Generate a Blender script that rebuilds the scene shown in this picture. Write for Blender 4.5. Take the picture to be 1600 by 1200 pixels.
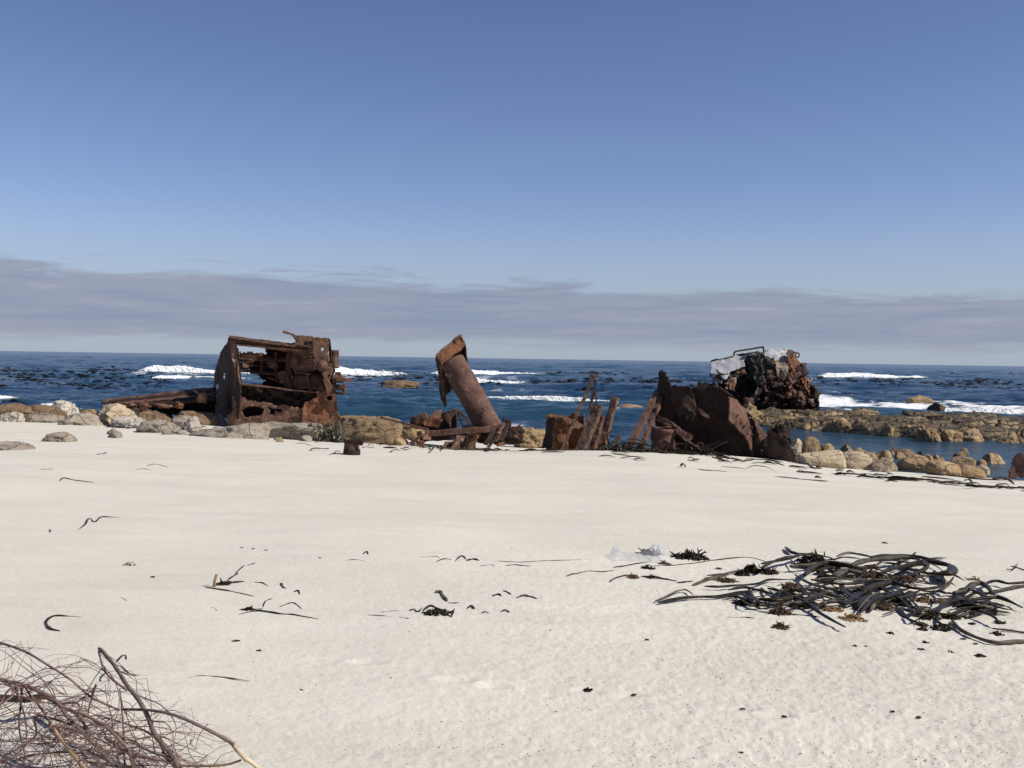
import bpy, bmesh, math, random
import numpy as np
from mathutils import Vector, Matrix

for o in list(bpy.data.objects):
    bpy.data.objects.remove(o)
scene = bpy.context.scene
COL = scene.collection
PI = math.pi
R = math.radians

# ---------------------------------------------------------------- camera
W0, H0, F = 1600.0, 1200.0, 1570.0
CAM = Vector((0.0, 0.0, 3.5))
PITCH = math.atan(40.0 / F)
ROLL = math.atan(24.0 / 1600.0)
fw = Vector((0, math.cos(PITCH), -math.sin(PITCH)))
r0 = Vector((1, 0, 0))
u0 = Vector((0, math.sin(PITCH), math.cos(PITCH)))
rt = r0 * math.cos(ROLL) + u0 * math.sin(ROLL)
up = -r0 * math.sin(ROLL) + u0 * math.cos(ROLL)
cd = bpy.data.cameras.new("camera")
cam = bpy.data.objects.new("camera", cd)
COL.objects.link(cam)
cam.matrix_world = Matrix(((rt.x, up.x, -fw.x, CAM.x), (rt.y, up.y, -fw.y, CAM.y), (rt.z, up.z, -fw.z, CAM.z), (0, 0, 0, 1)))
cd.sensor_fit = 'HORIZONTAL'
cd.sensor_width = 36.0
cd.lens = 36.0 * F / W0
cd.clip_start = 0.05
cd.clip_end = 30000.0
scene.camera = cam

# ---------------------------------------------------------------- light
SUN_AZ = math.atan2(0.95, -0.30)      # from +Y towards +X
SUN_EL = R(44)
sdir = Vector((math.sin(SUN_AZ) * math.cos(SUN_EL), math.cos(SUN_AZ) * math.cos(SUN_EL), math.sin(SUN_EL)))
sl = bpy.data.lights.new("sun", 'SUN')
sl.energy = 4.65
sl.angle = R(0.53)
sl.color = (1.0, 0.93, 0.82)
so = bpy.data.objects.new("sun", sl)
COL.objects.link(so)
so.rotation_euler = sdir.to_track_quat('Z', 'Y').to_euler()
so.location = (30, -10, 40)

world = bpy.data.worlds.new("World")
scene.world = world
world.use_nodes = True
wn = world.node_tree
wn.nodes.clear()


class NT:
    """small helper round a node tree"""
    def __init__(self, t):
        self.t = t

    def n(self, kind, **kw):
        nd = self.t.nodes.new(kind)
        for k, v in kw.items():
            if k == 'ins':
                for i, val in v.items():
                    if hasattr(val, 'is_linked') or isinstance(val, bpy.types.NodeSocket):
                        self.t.links.new(val, nd.inputs[i])
                    else:
                        nd.inputs[i].default_value = val
            else:
                setattr(nd, k, v)
        return nd

    def math(self, op, a, b=0.0, c=0.0, clamp=False):
        nd = self.n('ShaderNodeMath', operation=op, ins={0: a, 1: b, 2: c})
        nd.use_clamp = clamp
        return nd.outputs[0]

    def mix(self, fac, a, b, blend='MIX'):
        nd = self.t.nodes.new('ShaderNodeMix')
        nd.data_type = 'RGBA'
        nd.blend_type = blend
        for s, v in ((nd.inputs[0], fac), (nd.inputs[6], a), (nd.inputs[7], b)):
            if isinstance(v, bpy.types.NodeSocket):
                self.t.links.new(v, s)
            elif isinstance(v, (int, float)):
                s.default_value = v
            else:
                s.default_value = (v[0], v[1], v[2], 1.0)
        return nd.outputs[2]

    def ramp(self, fac, stops, interp='LINEAR'):
        nd = self.n('ShaderNodeValToRGB', ins={0: fac})
        cr = nd.color_ramp
        cr.interpolation = interp
        while len(cr.elements) < len(stops):
            cr.elements.new(0.5)
        for e, (p, c) in zip(cr.elements, stops):
            e.position = p
            e.color = (c, c, c, 1) if isinstance(c, (int, float)) else (c[0], c[1], c[2], 1)
        return nd.outputs[0]

    def noise(self, vec, scale, detail=5.0, rough=0.55, dist=0.0, typ='FBM', dims='3D'):
        nd = self.n('ShaderNodeTexNoise', noise_dimensions=dims, ins={'Scale': scale, 'Detail': detail, 'Roughness': rough, 'Distortion': dist})
        try:
            nd.noise_type = typ
        except Exception:
            pass
        if vec is not None:
            self.t.links.new(vec, nd.inputs['Vector'])
        return nd.outputs[0]

    def mapping(self, vec, scale=(1, 1, 1), rot=(0, 0, 0), loc=(0, 0, 0)):
        nd = self.n('ShaderNodeMapping', ins={'Location': loc, 'Rotation': rot, 'Scale': scale})
        self.t.links.new(vec, nd.inputs['Vector'])
        return nd.outputs[0]

    def link(self, a, b):
        self.t.links.new(a, b)


w = NT(wn)
sky = w.n('ShaderNodeTexSky', sky_type='NISHITA')
sky.sun_disc = False
sky.sun_elevation = SUN_EL
sky.sun_rotation = SUN_AZ
sky.altitude = 0.0
sky.air_density = 1.0
sky.dust_density = 0.3
sky.ozone_density = 3.0
tc = w.n('ShaderNodeTexCoord')
sep = w.n('ShaderNodeSeparateXYZ', ins={0: tc.outputs['Generated']})
az = w.math('ARCTAN2', sep.outputs[0], sep.outputs[1])
el = w.math('ARCSINE', sep.outputs[2])
eld = w.math('MULTIPLY', el, 180 / PI)       # degrees
azd = w.math('MULTIPLY', az, 180 / PI)
cv = w.n('ShaderNodeCombineXYZ', ins={0: w.math('MULTIPLY', azd, 0.085), 1: w.math('MULTIPLY', eld, 0.75), 2: 3.7}).outputs[0]
n1 = w.noise(cv, 2.0, 8.0, 0.60, 0.5)
cv2 = w.n('ShaderNodeCombineXYZ', ins={0: w.math('MULTIPLY', azd, 0.10), 1: w.math('MULTIPLY', eld, 1.2), 2: 9.1}).outputs[0]
n2 = w.noise(cv2, 1.5, 7.0, 0.6, 0.4)
# cloud bank: elevation window with ragged streaky edges
topline = w.math('SUBTRACT', 4.25, w.math('MULTIPLY', azd, 0.018))
edge = w.math('MULTIPLY', w.math('SUBTRACT', n1, 0.5), 3.3)
topd = w.math('SUBTRACT', w.math('ADD', topline, edge), eld)
topm = w.n('ShaderNodeMapRange', interpolation_type='SMOOTHSTEP', ins={0: topd, 1: -0.25, 2: 0.6, 3: 0.0, 4: 1.0}).outputs[0]
botd = w.math('SUBTRACT', w.math('ADD', eld, w.math('MULTIPLY', w.math('SUBTRACT', n2, 0.5), 2.2)), 0.88)
botm = w.n('ShaderNodeMapRange', interpolation_type='SMOOTHSTEP', ins={0: botd, 1: -0.35, 2: 0.5, 3: 0.0, 4: 1.0}).outputs[0]
gaps = w.n('ShaderNodeMapRange', interpolation_type='SMOOTHSTEP', ins={0: n2, 1: 0.60, 2: 0.74, 3: 1.0, 4: 0.45}).outputs[0]
cm = w.math('MULTIPLY', w.math('MULTIPLY', topm, botm), w.math('MULTIPLY', gaps, 0.93))
ccol = w.mix(w.n('ShaderNodeMapRange', ins={0: n2, 1: 0.34, 2: 0.66}).outputs[0], (2.5, 3.05, 4.3), (3.4, 3.62, 4.55))
skyc = w.mix(1.0, sky.outputs[0], (0.95, 0.90, 1.085), 'MULTIPLY')
hi = w.n('ShaderNodeMapRange', ins={0: eld, 1: 6.0, 2: 24.0, 3: 1.0, 4: 0.80}).outputs[0]
skyc = w.mix(1.0, skyc, w.n('ShaderNodeCombineColor', ins={0: hi, 1: hi, 2: w.math('POWER', hi, 0.75)}).outputs[0], 'MULTIPLY')
hz = w.n('ShaderNodeMapRange', interpolation_type='SMOOTHSTEP', ins={0: eld, 1: -1.0, 2: 9.0, 3: 0.85, 4: 0.0}).outputs[0]
skyc = w.mix(hz, skyc, (3.6, 4.45, 5.5))
skyc = w.mix(cm, skyc, ccol)
bg = w.n('ShaderNodeBackground', ins={0: skyc, 1: 0.081})
wo = w.n('ShaderNodeOutputWorld', ins={0: bg.outputs[0]})

scene.view_settings.view_transform = 'Standard'
scene.view_settings.look = 'None'
scene.view_settings.exposure = 0.30
scene.view_settings.gamma = 1.0
scene.render.engine = 'CYCLES'
scene.cycles.max_bounces = 6
scene.cycles.transparent_max_bounces = 8

# ---------------------------------------------------------------- noise in numpy
def _hash(ix, iy, iz, seed):
    h = (ix * 374761393 + iy * 668265263 + iz * 2147483647 + seed * 974634777) & 0xFFFFFFFF
    h = ((h ^ (h >> 13)) * 1274126177) & 0xFFFFFFFF
    h = ((h ^ (h >> 16)) * 2246822519) & 0xFFFFFFFF
    return ((h ^ (h >> 15)) & 0xFFFFFF) / float(0xFFFFFF) * 2 - 1


def vn3(p, seed=0):
    p = np.asarray(p, float)
    i = np.floor(p).astype(np.int64)
    f = p - i
    u = f * f * f * (f * (f * 6 - 15) + 10)
    res = 0
    for dx in (0, 1):
        wx = u[:, 0] if dx else 1 - u[:, 0]
        for dy in (0, 1):
            wy = u[:, 1] if dy else 1 - u[:, 1]
            for dz in (0, 1):
                wz = u[:, 2] if dz else 1 - u[:, 2]
                res = res + wx * wy * wz * _hash(i[:, 0] + dx, i[:, 1] + dy, i[:, 2] + dz, seed)
    return res


def vn2(x, y, seed=0):
    ix = np.floor(x).astype(np.int64)
    iy = np.floor(y).astype(np.int64)
    fx = x - ix
    fy = y - iy
    ux = fx * fx * fx * (fx * (fx * 6 - 15) + 10)
    uy = fy * fy * fy * (fy * (fy * 6 - 15) + 10)
    z = np.zeros_like(ix)
    a = _hash(ix, iy, z, seed)
    b = _hash(ix + 1, iy, z, seed)
    c = _hash(ix, iy + 1, z, seed)
    d = _hash(ix + 1, iy + 1, z, seed)
    return (a * (1 - ux) + b * ux) * (1 - uy) + (c * (1 - ux) + d * ux) * uy


def fbm3(p, oct=4, seed=0, gain=0.5, lac=2.03):
    p = np.asarray(p, float)
    r = 0
    a = 1.0
    for k in range(oct):
        r = r + a * vn3(p, seed + 17 * k)
        p = p * lac + 3.1
        a *= gain
    return r


def fbm2(x, y, oct=4, seed=0, gain=0.5, lac=2.03):
    r = 0
    a = 1.0
    for k in range(oct):
        r = r + a * vn2(x, y, seed + 17 * k)
        x = x * lac + 3.1
        y = y * lac + 1.7
        a *= gain
    return r


def sstep(a, b, x):
    t = np.clip((x - a) / (b - a), 0, 1)
    return t * t * (3 - 2 * t)


# ---------------------------------------------------------------- image <-> world
def ray(px, py):
    return (fw + rt * ((px - W0 / 2) / F) + up * ((H0 / 2 - py) / F))


def P(px, py, Y):
    d = ray(px, py)
    return CAM + d * (Y / d.y)


def proj(p):
    v = Vector(p) - CAM
    z = v.dot(fw)
    return (W0 / 2 + F * v.dot(rt) / z, H0 / 2 - F * v.dot(up) / z)


# shore: t = signed distance seaward of the sand edge
def shore_t(x, y):
    return 0.530 * x + 0.848 * y - 24.5


HOLLOWS = []      # footprints: x, y, rx, ry, depth


def terrain(x, y):
    x = np.asarray(x, float)
    y = np.asarray(y, float)
    t = shore_t(x, y)
    land = 0.88 + 0.0335 * np.minimum(-t, 27)
    sea = 0.88 - 0.085 * t - 0.0006 * np.maximum(t, 0) ** 2
    k = 0.6
    # smooth minimum of the two slopes
    h = np.clip(0.5 + 0.5 * (sea - land) / k, 0, 1)
    z = sea * (1 - h) + land * h - k * h * (1 - h) * 0.35
    z = np.maximum(z, -3.0)
    # low swell of the drifted sand at the wreck
    z = z + 0.30 * np.exp(-(((x - 4.0) / 4.2) ** 2 + ((y - 25.6) / 2.6) ** 2))
    z = z + 0.12 * np.exp(-(((x + 13.0) / 7.0) ** 2 + ((y - 36.0) / 5) ** 2))
    m = sstep(10, -2, t)
    z = z + m * (0.055 * vn2(x * 0.22 + 0.1 * y, y * 0.16 + 5, 3) + 0.022 * vn2(x * 0.6, y * 0.4, 5))
    return z


def tz(x, y):
    return float(terrain(np.array([x]), np.array([y]))[0])


_YS = np.concatenate([np.arange(1.0, 12, 0.02), np.arange(12, 140, 0.06)])


def G(px, py, lift=0.0, sea=True):
    """where the line of sight meets the sand (or the water)"""
    d = ray(px, py)
    k = _YS / d.y
    x = d.x * k
    z = CAM.z + d.z * k
    g = terrain(x, _YS)
    if sea:
        g = np.maximum(g, 0.0)
    below = np.nonzero(z < g + lift)[0]
    if len(below) == 0:
        return P(px, py, 130)
    i = below[0]
    if i == 0:
        return P(px, py, _YS[0])
    a0 = z[i - 1] - g[i - 1] - lift
    a1 = z[i] - g[i] - lift
    s = a0 / (a0 - a1)
    Y = _YS[i - 1] + (_YS[i] - _YS[i - 1]) * s
    return P(px, py, Y)


# ---------------------------------------------------------------- object helpers
def tag(o, label, cat, group=None):
    o['label'] = label
    o['category'] = cat
    if group:
        o['group'] = group
    return o


def thing(name, label, cat, loc, group=None):
    o = bpy.data.objects.new(name, None)
    o.empty_display_size = 0.2
    COL.objects.link(o)
    o.location = loc
    return tag(o, label, cat, group)


def link_mesh(name, verts, faces, mat, parent=None, base=None, smooth=False, kind=None):
    """verts in world space; the object's origin goes to base"""
    verts = np.asarray(verts, np.float64).reshape(-1, 3)
    if parent is not None:
        off = np.array(WORLD_LOC(parent))
    elif base is not None:
        off = np.array(base)
    else:
        off = np.zeros(3)
    v = (verts - off).astype(np.float32)
    me = bpy.data.meshes.new(name)
    if isinstance(faces, np.ndarray):
        nf, k = faces.shape
        me.vertices.add(len(v))
        me.vertices.foreach_set('co', v.ravel())
        me.loops.add(nf * k)
        me.loops.foreach_set('vertex_index', faces.astype(np.int32).ravel())
        me.polygons.add(nf)
        me.polygons.foreach_set('loop_start', np.arange(0, nf * k, k, dtype=np.int32))
        me.update(calc_edges=True)
    else:
        me.from_pydata([tuple(p) for p in v], [], faces)
        me.update()
    if smooth:
        me.polygons.foreach_set('use_smooth', np.ones(len(me.polygons), bool))
    me.materials.append(mat)
    o = bpy.data.objects.new(name, me)
    COL.objects.link(o)
    if parent is not None:
        o.parent = parent
    elif base is not None:
        o.location = base
    if kind:
        o['kind'] = kind
    return o


def WORLD_LOC(o):
    v = Vector(o.location)
    while o.parent is not None:
        o = o.parent
        v = v + Vector(o.location)
    return v


class MB:
    """collects pieces of one mesh (world coordinates)"""
    def __init__(self):
        self.v = []
        self.f = []
        self.n = 0

    def add(self, verts, faces):
        self.v.extend([tuple(p) for p in verts])
        self.f.extend([tuple(int(i) + self.n for i in f) for f in faces])
        self.n += len(verts)

    def build(self, name, mat, parent=None, base=None, smooth=False, kind=None):
        return link_mesh(name, self.v, self.f, mat, parent, base, smooth, kind)


def catmull(pts, n=6):
    pts = [Vector(p) for p in pts]
    if len(pts) < 3:
        a, b = pts[0], pts[-1]
        return [a.lerp(b, i / n) for i in range(n + 1)]
    out = []
    for i in range(len(pts) - 1):
        p0 = pts[max(i - 1, 0)]
        p1 = pts[i]
        p2 = pts[i + 1]
        p3 = pts[min(i + 2, len(pts) - 1)]
        for k in range(n):
            t = k / n
            out.append(0.5 * ((2 * p1) + (p2 - p0) * t + (2 * p0 - 5 * p1 + 4 * p2 - p3) * t * t + (3 * p1 - p0 - 3 * p2 + p3) * t ** 3))
    out.append(pts[-1])
    return out


def tube_geo(pts, rad, seg=8, flat=1.0, nrm=None, caps=True, rough=0.0, rng=None):
    """tube along pts; rad scalar or list; flat = thickness / width, thin direction along nrm"""
    pts = [Vector(p) for p in pts]
    n = len(pts)
    if not hasattr(rad, '__len__'):
        rad = [rad] * n
    V = []
    Fc = []
    up0 = Vector(nrm) if nrm is not None else Vector((0.13, 0.21, 0.97))
    for i, p in enumerate(pts):
        a = pts[max(i - 1, 0)]
        b = pts[min(i + 1, n - 1)]
        t = (b - a)
        if t.length < 1e-9:
            t = Vector((1, 0, 0))
        t.normalize()
        s = t.cross(up0)
        if s.length < 1e-4:
            s = t.cross(Vector((1, 0, 0)))
        s.normalize()
        u = s.cross(t)
        for k in range(seg):
            an = 2 * PI * k / seg
            rr = rad[i] * (1 + (rng.uniform(-rough, rough) if rng else 0))
            V.append(p + s * (math.cos(an) * rr) + u * (math.sin(an) * rr * flat))
    for i in range(n - 1):
        for k in range(seg):
            k2 = (k + 1) % seg
            Fc.append((i * seg + k, i * seg + k2, (i + 1) * seg + k2, (i + 1) * seg + k))
    if caps:
        Fc.append(tuple(reversed(range(seg))))
        Fc.append(tuple((n - 1) * seg + k for k in range(seg)))
    return V, Fc

# ---------------------------------------------------------------- materials
def new_mat(name):
    m = bpy.data.materials.new(name)
    m.use_nodes = True
    m.node_tree.nodes.clear()
    t = NT(m.node_tree)
    b = t.n('ShaderNodeBsdfPrincipled')
    o = t.n('ShaderNodeOutputMaterial', ins={0: b.outputs[0]})
    co = t.n('ShaderNodeTexCoord').outputs['Object']
    return m, t, b, co


def bump(t, b, height, strength=0.5, dist=0.02):
    nd = t.n('ShaderNodeBump', ins={'Strength': strength, 'Distance': dist, 'Height': height})
    t.link(nd.outputs[0], b.inputs['Normal'])


def rust(name, dark, mid, bright, scale=1.0, amount=0.5, pale=None, streak=False, rough=0.82):
    m, t, b, co = new_mat(name)
    v = t.mapping(co, (scale * 1.0, scale * 1.0, scale * (0.35 if streak else 1.0)))
    a = t.noise(v, 2.2, 8, 0.62, 0.6)
    f = t.noise(v, 13.0, 6, 0.65, 0.3)
    c = t.noise(co, 45.0 * scale, 3, 0.6)
    k1 = t.ramp(a, [(0.36, 0), (0.62, 1)])
    col = t.mix(k1, dark, mid)
    k2 = t.math('MULTIPLY', t.ramp(f, [(0.48, 0), (0.66, 1)]), amount)
    col = t.mix(k2, col, bright)
    col = t.mix(t.math('MULTIPLY', t.ramp(c, [(0.35, 1), (0.5, 0)]), 0.55), col, tuple(x * 0.5 for x in dark))
    if pale is not None:
        g = t.noise(t.mapping(co, (scale, scale, scale), loc=(7.3, 2.2, 5.1)), 5.0, 7, 0.7, 0.4)
        col = t.mix(t.ramp(g, [(0.60, 0), (0.66, 0.85)]), col, pale)
    t.link(col, b.inputs['Base Color'])
    b.inputs['Roughness'].default_value = rough
    b.inputs['Specular IOR Level'].default_value = 0.3
    h = t.math('ADD', t.math('MULTIPLY', f, 0.7), t.math('MULTIPLY', c, 0.3))
    bump(t, b, h, 0.55, 0.05)
    return m


M = {}
M['rust'] = rust('rust_brown', (0.040, 0.019, 0.013), (0.140, 0.073, 0.051), (0.240, 0.128, 0.080), 1.0, 0.55)
M['rust_dark_shade'] = rust('rust_dark_shade', (0.012, 0.007, 0.005), (0.036, 0.018, 0.013), (0.085, 0.042, 0.028), 1.2, 0.30)  # dark rust, its colour deepened to paint in shade on turned-away faces
M['rust_orange'] = rust('rust_orange', (0.075, 0.030, 0.016), (0.215, 0.092, 0.042), (0.340, 0.155, 0.066), 1.4, 0.6, streak=True)
M['rust_red'] = rust('rust_red', (0.050, 0.024, 0.018), (0.125, 0.062, 0.048), (0.19, 0.10, 0.075), 1.4, 0.45)
M['rust_scale'] = rust('rust_scaled', (0.065, 0.033, 0.022), (0.185, 0.098, 0.066), (0.300, 0.165, 0.105), 1.6, 0.6, pale=(0.36, 0.31, 0.28))
M['pipe'] = rust('rust_pipe', (0.065, 0.033, 0.025), (0.125, 0.067, 0.051), (0.190, 0.098, 0.066), 1.0, 0.45, pale=(0.26, 0.19, 0.15))
M['wood'] = rust('weathered_slab', (0.055, 0.034, 0.024), (0.165, 0.105, 0.075), (0.26, 0.17, 0.11), 1.6, 0.6, pale=(0.42, 0.31, 0.20))
M['white_paint'] = rust('weathered_white_paint', (0.36, 0.37, 0.385), (0.45, 0.46, 0.475), (0.50, 0.50, 0.50), 0.6, 0.3, pale=(0.26, 0.17, 0.12), rough=0.7)
M['tan_scale'] = rust('tan_corroded_plate', (0.12, 0.08, 0.05), (0.33, 0.26, 0.20), (0.46, 0.40, 0.34), 0.9, 0.5, pale=(0.24, 0.10, 0.05))
M['charred'] = rust('blackened_metal', (0.014, 0.011, 0.010), (0.060, 0.050, 0.046), (0.140, 0.125, 0.118), 0.9, 0.55, pale=(0.22, 0.20, 0.18))


def rock_mat(name, c1, c2, c3, dark=(0.05, 0.035, 0.02), strat=0.0, wet=0.0):
    m, t, b, co = new_mat(name)
    oi = t.n('ShaderNodeObjectInfo')
    off = t.n('ShaderNodeCombineXYZ', ins={0: t.math('MULTIPLY', oi.outputs['Random'], 37.0), 1: t.math('MULTIPLY', oi.outputs['Random'], 11.0), 2: 0.0}).outputs[0]
    v = t.n('ShaderNodeVectorMath', operation='ADD', ins={0: co, 1: off}).outputs[0]
    a = t.noise(v, 1.5, 6, 0.6, 0.5)
    s = t.noise(t.mapping(v, (0.6, 0.6, 5.0), rot=(0.25, 0.2, 0)), 2.5, 6, 0.6, 0.6)
    f = t.noise(v, 24, 5, 0.7)
    col = t.mix(t.ramp(a, [(0.35, 0), (0.65, 1)]), c1, c2)
    col = t.mix(t.math('MULTIPLY', t.ramp(s, [(0.45, 0), (0.7, 1)]), 0.35 + strat), col, c3)
    col = t.mix(t.math('MULTIPLY', t.ramp(f, [(0.34, 1), (0.5, 0)]), 0.45), col, dark)
    vc = t.n('ShaderNodeTexVoronoi', feature='DISTANCE_TO_EDGE', ins={'Vector': t.n('ShaderNodeVectorMath', operation='ADD', ins={0: v, 1: t.n('ShaderNodeVectorMath', operation='SCALE', ins={0: t.n('ShaderNodeTexNoise', ins={'Vector': v, 'Scale': 3.0, 'Detail': 4.0}).outputs[1], 3: 0.45}).outputs[0]}).outputs[0], 'Scale': 1.5})
    ck = t.ramp(vc.outputs['Distance'], [(0.0, 1), (0.035, 0)])
    col = t.mix(t.math('MULTIPLY', ck, 0.6), col, dark)
    st_ = t.noise(v, 3.3, 6, 0.7, 0.9)
    col = t.mix(t.math('MULTIPLY', t.ramp(st_, [(0.52, 0), (0.66, 1)]), 0.45), col, tuple(q * 0.55 for q in c3))
    # each boulder its own tone
    tone = t.math('ADD', 0.78, t.math('MULTIPLY', oi.outputs['Random'], 0.42))
    hs = t.n('ShaderNodeHueSaturation', ins={'Value': tone, 'Color': col})
    t.link(hs.outputs[0], b.inputs['Base Color'])
    b.inputs['Roughness'].default_value = 0.85
    h = t.math('SUBTRACT', t.math('ADD', t.math('MULTIPLY', s, 0.8), t.math('MULTIPLY', f, 0.45)), t.math('MULTIPLY', ck, 0.5))
    bump(t, b, h, 0.85, 0.08)
    return m


M['rock_tan'] = rock_mat('sandstone_tan', (0.292, 0.193, 0.092), (0.361, 0.260, 0.144), (0.215, 0.130, 0.060))
M['rock_pale'] = rock_mat('sandstone_pale', (0.396, 0.311, 0.200), (0.430, 0.353, 0.240), (0.292, 0.210, 0.128))
M['rock_grey'] = rock_mat('sandstone_grey', (0.267, 0.227, 0.176), (0.327, 0.286, 0.232), (0.189, 0.151, 0.112), strat=0.25)
M['rock_white'] = rock_mat('quartz_white', (0.404, 0.370, 0.312), (0.464, 0.428, 0.368), (0.284, 0.235, 0.176))
M['rock_brown'] = rock_mat('sandstone_brown', (0.181, 0.109, 0.060), (0.232, 0.155, 0.088), (0.120, 0.071, 0.040))
M['rock_yellow'] = rock_mat('sandstone_yellow', (0.275, 0.181, 0.084), (0.318, 0.223, 0.116), (0.198, 0.118, 0.048))
M['rock_dark'] = rock_mat('wet_dark_rock', (0.065, 0.046, 0.028), (0.112, 0.080, 0.044), (0.039, 0.029, 0.020))


def reef_mat():
    m, t, b, co = new_mat('reef_sandstone')
    g = t.n('ShaderNodeNewGeometry')
    sx = t.n('ShaderNodeSeparateXYZ', ins={0: g.outputs['Position']})
    a = t.noise(co, 0.7, 7, 0.62, 0.4)
    f = t.noise(co, 4.5, 7, 0.65, 0.3)
    s = t.noise(t.mapping(co, (0.5, 0.5, 6.0)), 1.6, 5, 0.6, 0.4)
    col = t.mix(t.ramp(a, [(0.38, 0), (0.62, 1)]), (0.265, 0.182, 0.085), (0.36, 0.262, 0.14))
    col = t.mix(t.ramp(s, [(0.45, 0), (0.68, 0.7)]), col, (0.17, 0.115, 0.055))
    # dark crust of mussels and weed grows on the level tops
    nz = t.n('ShaderNodeSeparateXYZ', ins={0: g.outputs['Normal']}).outputs[2]
    up_ = t.ramp(t.math('ADD', nz, t.math('MULTIPLY', t.math('SUBTRACT', f, 0.5), 1.5)), [(0.55, 0), (0.92, 0.92)])
    col = t.mix(up_, col, (0.050, 0.040, 0.024))
    dn = t.n('ShaderNodeVectorMath', operation='SCALE', ins={0: t.n('ShaderNodeTexNoise', ins={'Vector': co, 'Scale': 1.6, 'Detail': 5.0}).outputs[1], 3: 0.9}).outputs[0]
    vv = t.n('ShaderNodeVectorMath', operation='ADD', ins={0: t.mapping(co, (0.85, 0.9, 2.4)), 1: dn}).outputs[0]
    vc = t.n('ShaderNodeTexVoronoi', feature='DISTANCE_TO_EDGE', ins={'Vector': vv, 'Scale': 1.0})
    ck = t.ramp(vc.outputs['Distance'], [(0.015, 1), (0.075, 0)])
    col = t.mix(t.math('MULTIPLY', ck, 0.85), col, (0.022, 0.016, 0.010))
    col = t.mix(t.math('MULTIPLY', t.ramp(f, [(0.36, 1), (0.47, 0)]), 0.6), col, (0.045, 0.032, 0.02))
    t.link(col, b.inputs['Base Color'])
    b.inputs['Roughness'].default_value = 0.8
    bump(t, b, t.math('SUBTRACT', t.math('ADD', f, t.math('MULTIPLY', s, 0.5)), t.math('MULTIPLY', ck, 0.8)), 0.9, 0.16)
    return m


M['reef'] = reef_mat()


def sand_mat():
    m, t, b, co = new_mat('pale_beach_sand')
    big = t.noise(t.mapping(co, (0.30, 0.75, 1.0), rot=(0, 0, R(-30))), 1.0, 5, 0.6, 0.8)
    midn = t.noise(t.mapping(co, (0.8, 1.7, 1.0), rot=(0, 0, R(-35))), 1.6, 5, 0.6, 0.2)
    fine = t.noise(co, 38.0, 4, 0.7)
    grain = t.noise(co, 190.0, 2, 0.6)
    col = t.mix(t.ramp(big, [(0.35, 0), (0.68, 1)]), (0.590, 0.570, 0.500), (0.525, 0.502, 0.436))
    col = t.mix(t.math('MULTIPLY', t.ramp(midn, [(0.52, 0), (0.75, 1)]), 0.16), col, (0.44, 0.385, 0.30))
    col = t.mix(t.math('MULTIPLY', t.ramp(fine, [(0.34, 1), (0.52, 0)]), 0.26), col, (0.34, 0.29, 0.24))
    # scattered dark shell grit
    vo = t.n('ShaderNodeTexVoronoi', ins={'Vector': co, 'Scale': 42.0, 'Randomness': 1.0})
    sepc = t.n('ShaderNodeSeparateColor', ins={0: vo.outputs['Color']})
    pick = t.math('LESS_THAN', sepc.outputs[0], 0.16)
    spot = t.math('MULTIPLY', t.math('LESS_THAN', vo.outputs['Distance'], 0.16), pick)
    reg = t.ramp(t.noise(t.mapping(co, loc=(3, 8, 0)), 0.45, 3, 0.5), [(0.40, 0.1), (0.60, 1)])
    col = t.mix(t.math('MULTIPLY', t.math('MULTIPLY', spot, reg), 0.65), col, (0.12, 0.10, 0.085))
    col = t.mix(t.math('MULTIPLY', t.ramp(grain, [(0.30, 1), (0.5, 0)]), 0.25), col, (0.36, 0.32, 0.27))
    t.link(col, b.inputs['Base Color'])
    b.inputs['Roughness'].default_value = 0.95
    b.inputs['Specular IOR Level'].default_value = 0.15
    h = t.math('ADD', t.math('MULTIPLY', fine, 0.8), t.math('MULTIPLY', grain, 0.25))
    bump(t, b, h, 0.5, 0.012)
    return m


M['sand'] = sand_mat()


def water_mat():
    m, t, b, co = new_mat('sea_water')
    at = t.n('ShaderNodeAttribute', attribute_name='foam')
    lag = t.n('ShaderNodeAttribute', attribute_name='shallow')
    big = t.noise(t.mapping(co, (0.006, 0.02, 1.0), rot=(0, 0, R(8))), 1.0, 4, 0.55, 0.3)
    mid = t.noise(t.mapping(co, (0.05, 0.16, 1.0), rot=(0, 0, R(6))), 1.0, 5, 0.6, 0.5)
    col = t.mix(t.ramp(big, [(0.40, 0), (0.62, 1)]), (0.009, 0.030, 0.075), (0.014, 0.052, 0.090))
    col = t.mix(t.math('MULTIPLY', t.ramp(mid, [(0.50, 0), (0.70, 1)]), 0.6), col, (0.020, 0.068, 0.085))
    col = t.mix(t.math('MULTIPLY', lag.outputs['Fac'], 0.6), col, (0.028, 0.058, 0.080))
    # foam lace
    fn = t.noise(t.mapping(co, (0.7, 1.6, 1.0)), 1.1, 7, 0.72, 0.6)
    fm = t.math('SUBTRACT', t.math('ADD', at.outputs['Fac'], fn), 1.0)
    fk = t.n('ShaderNodeMapRange', interpolation_type='SMOOTHSTEP', ins={0: fm, 1: -0.03, 2: 0.16, 3: 0.0, 4: 1.0}).outputs[0]
    col = t.mix(fk, col, (0.78, 0.80, 0.81))
    t.link(col, b.inputs['Base Color'])
    rg = t.math('ADD', 0.16, t.math('MULTIPLY', fk, 0.6))
    t.link(rg, b.inputs['Roughness'])
    b.inputs['IOR'].default_value = 1.25
    b.inputs['Specular IOR Level'].default_value = 0.25
    w1 = t.noise(t.mapping(co, (0.30, 0.9, 1.0), rot=(0, 0, R(10))), 1.0, 8, 0.62, 0.4)
    bump(t, b, w1, 0.8, 0.6)
    return m


M['water'] = water_mat()


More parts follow.
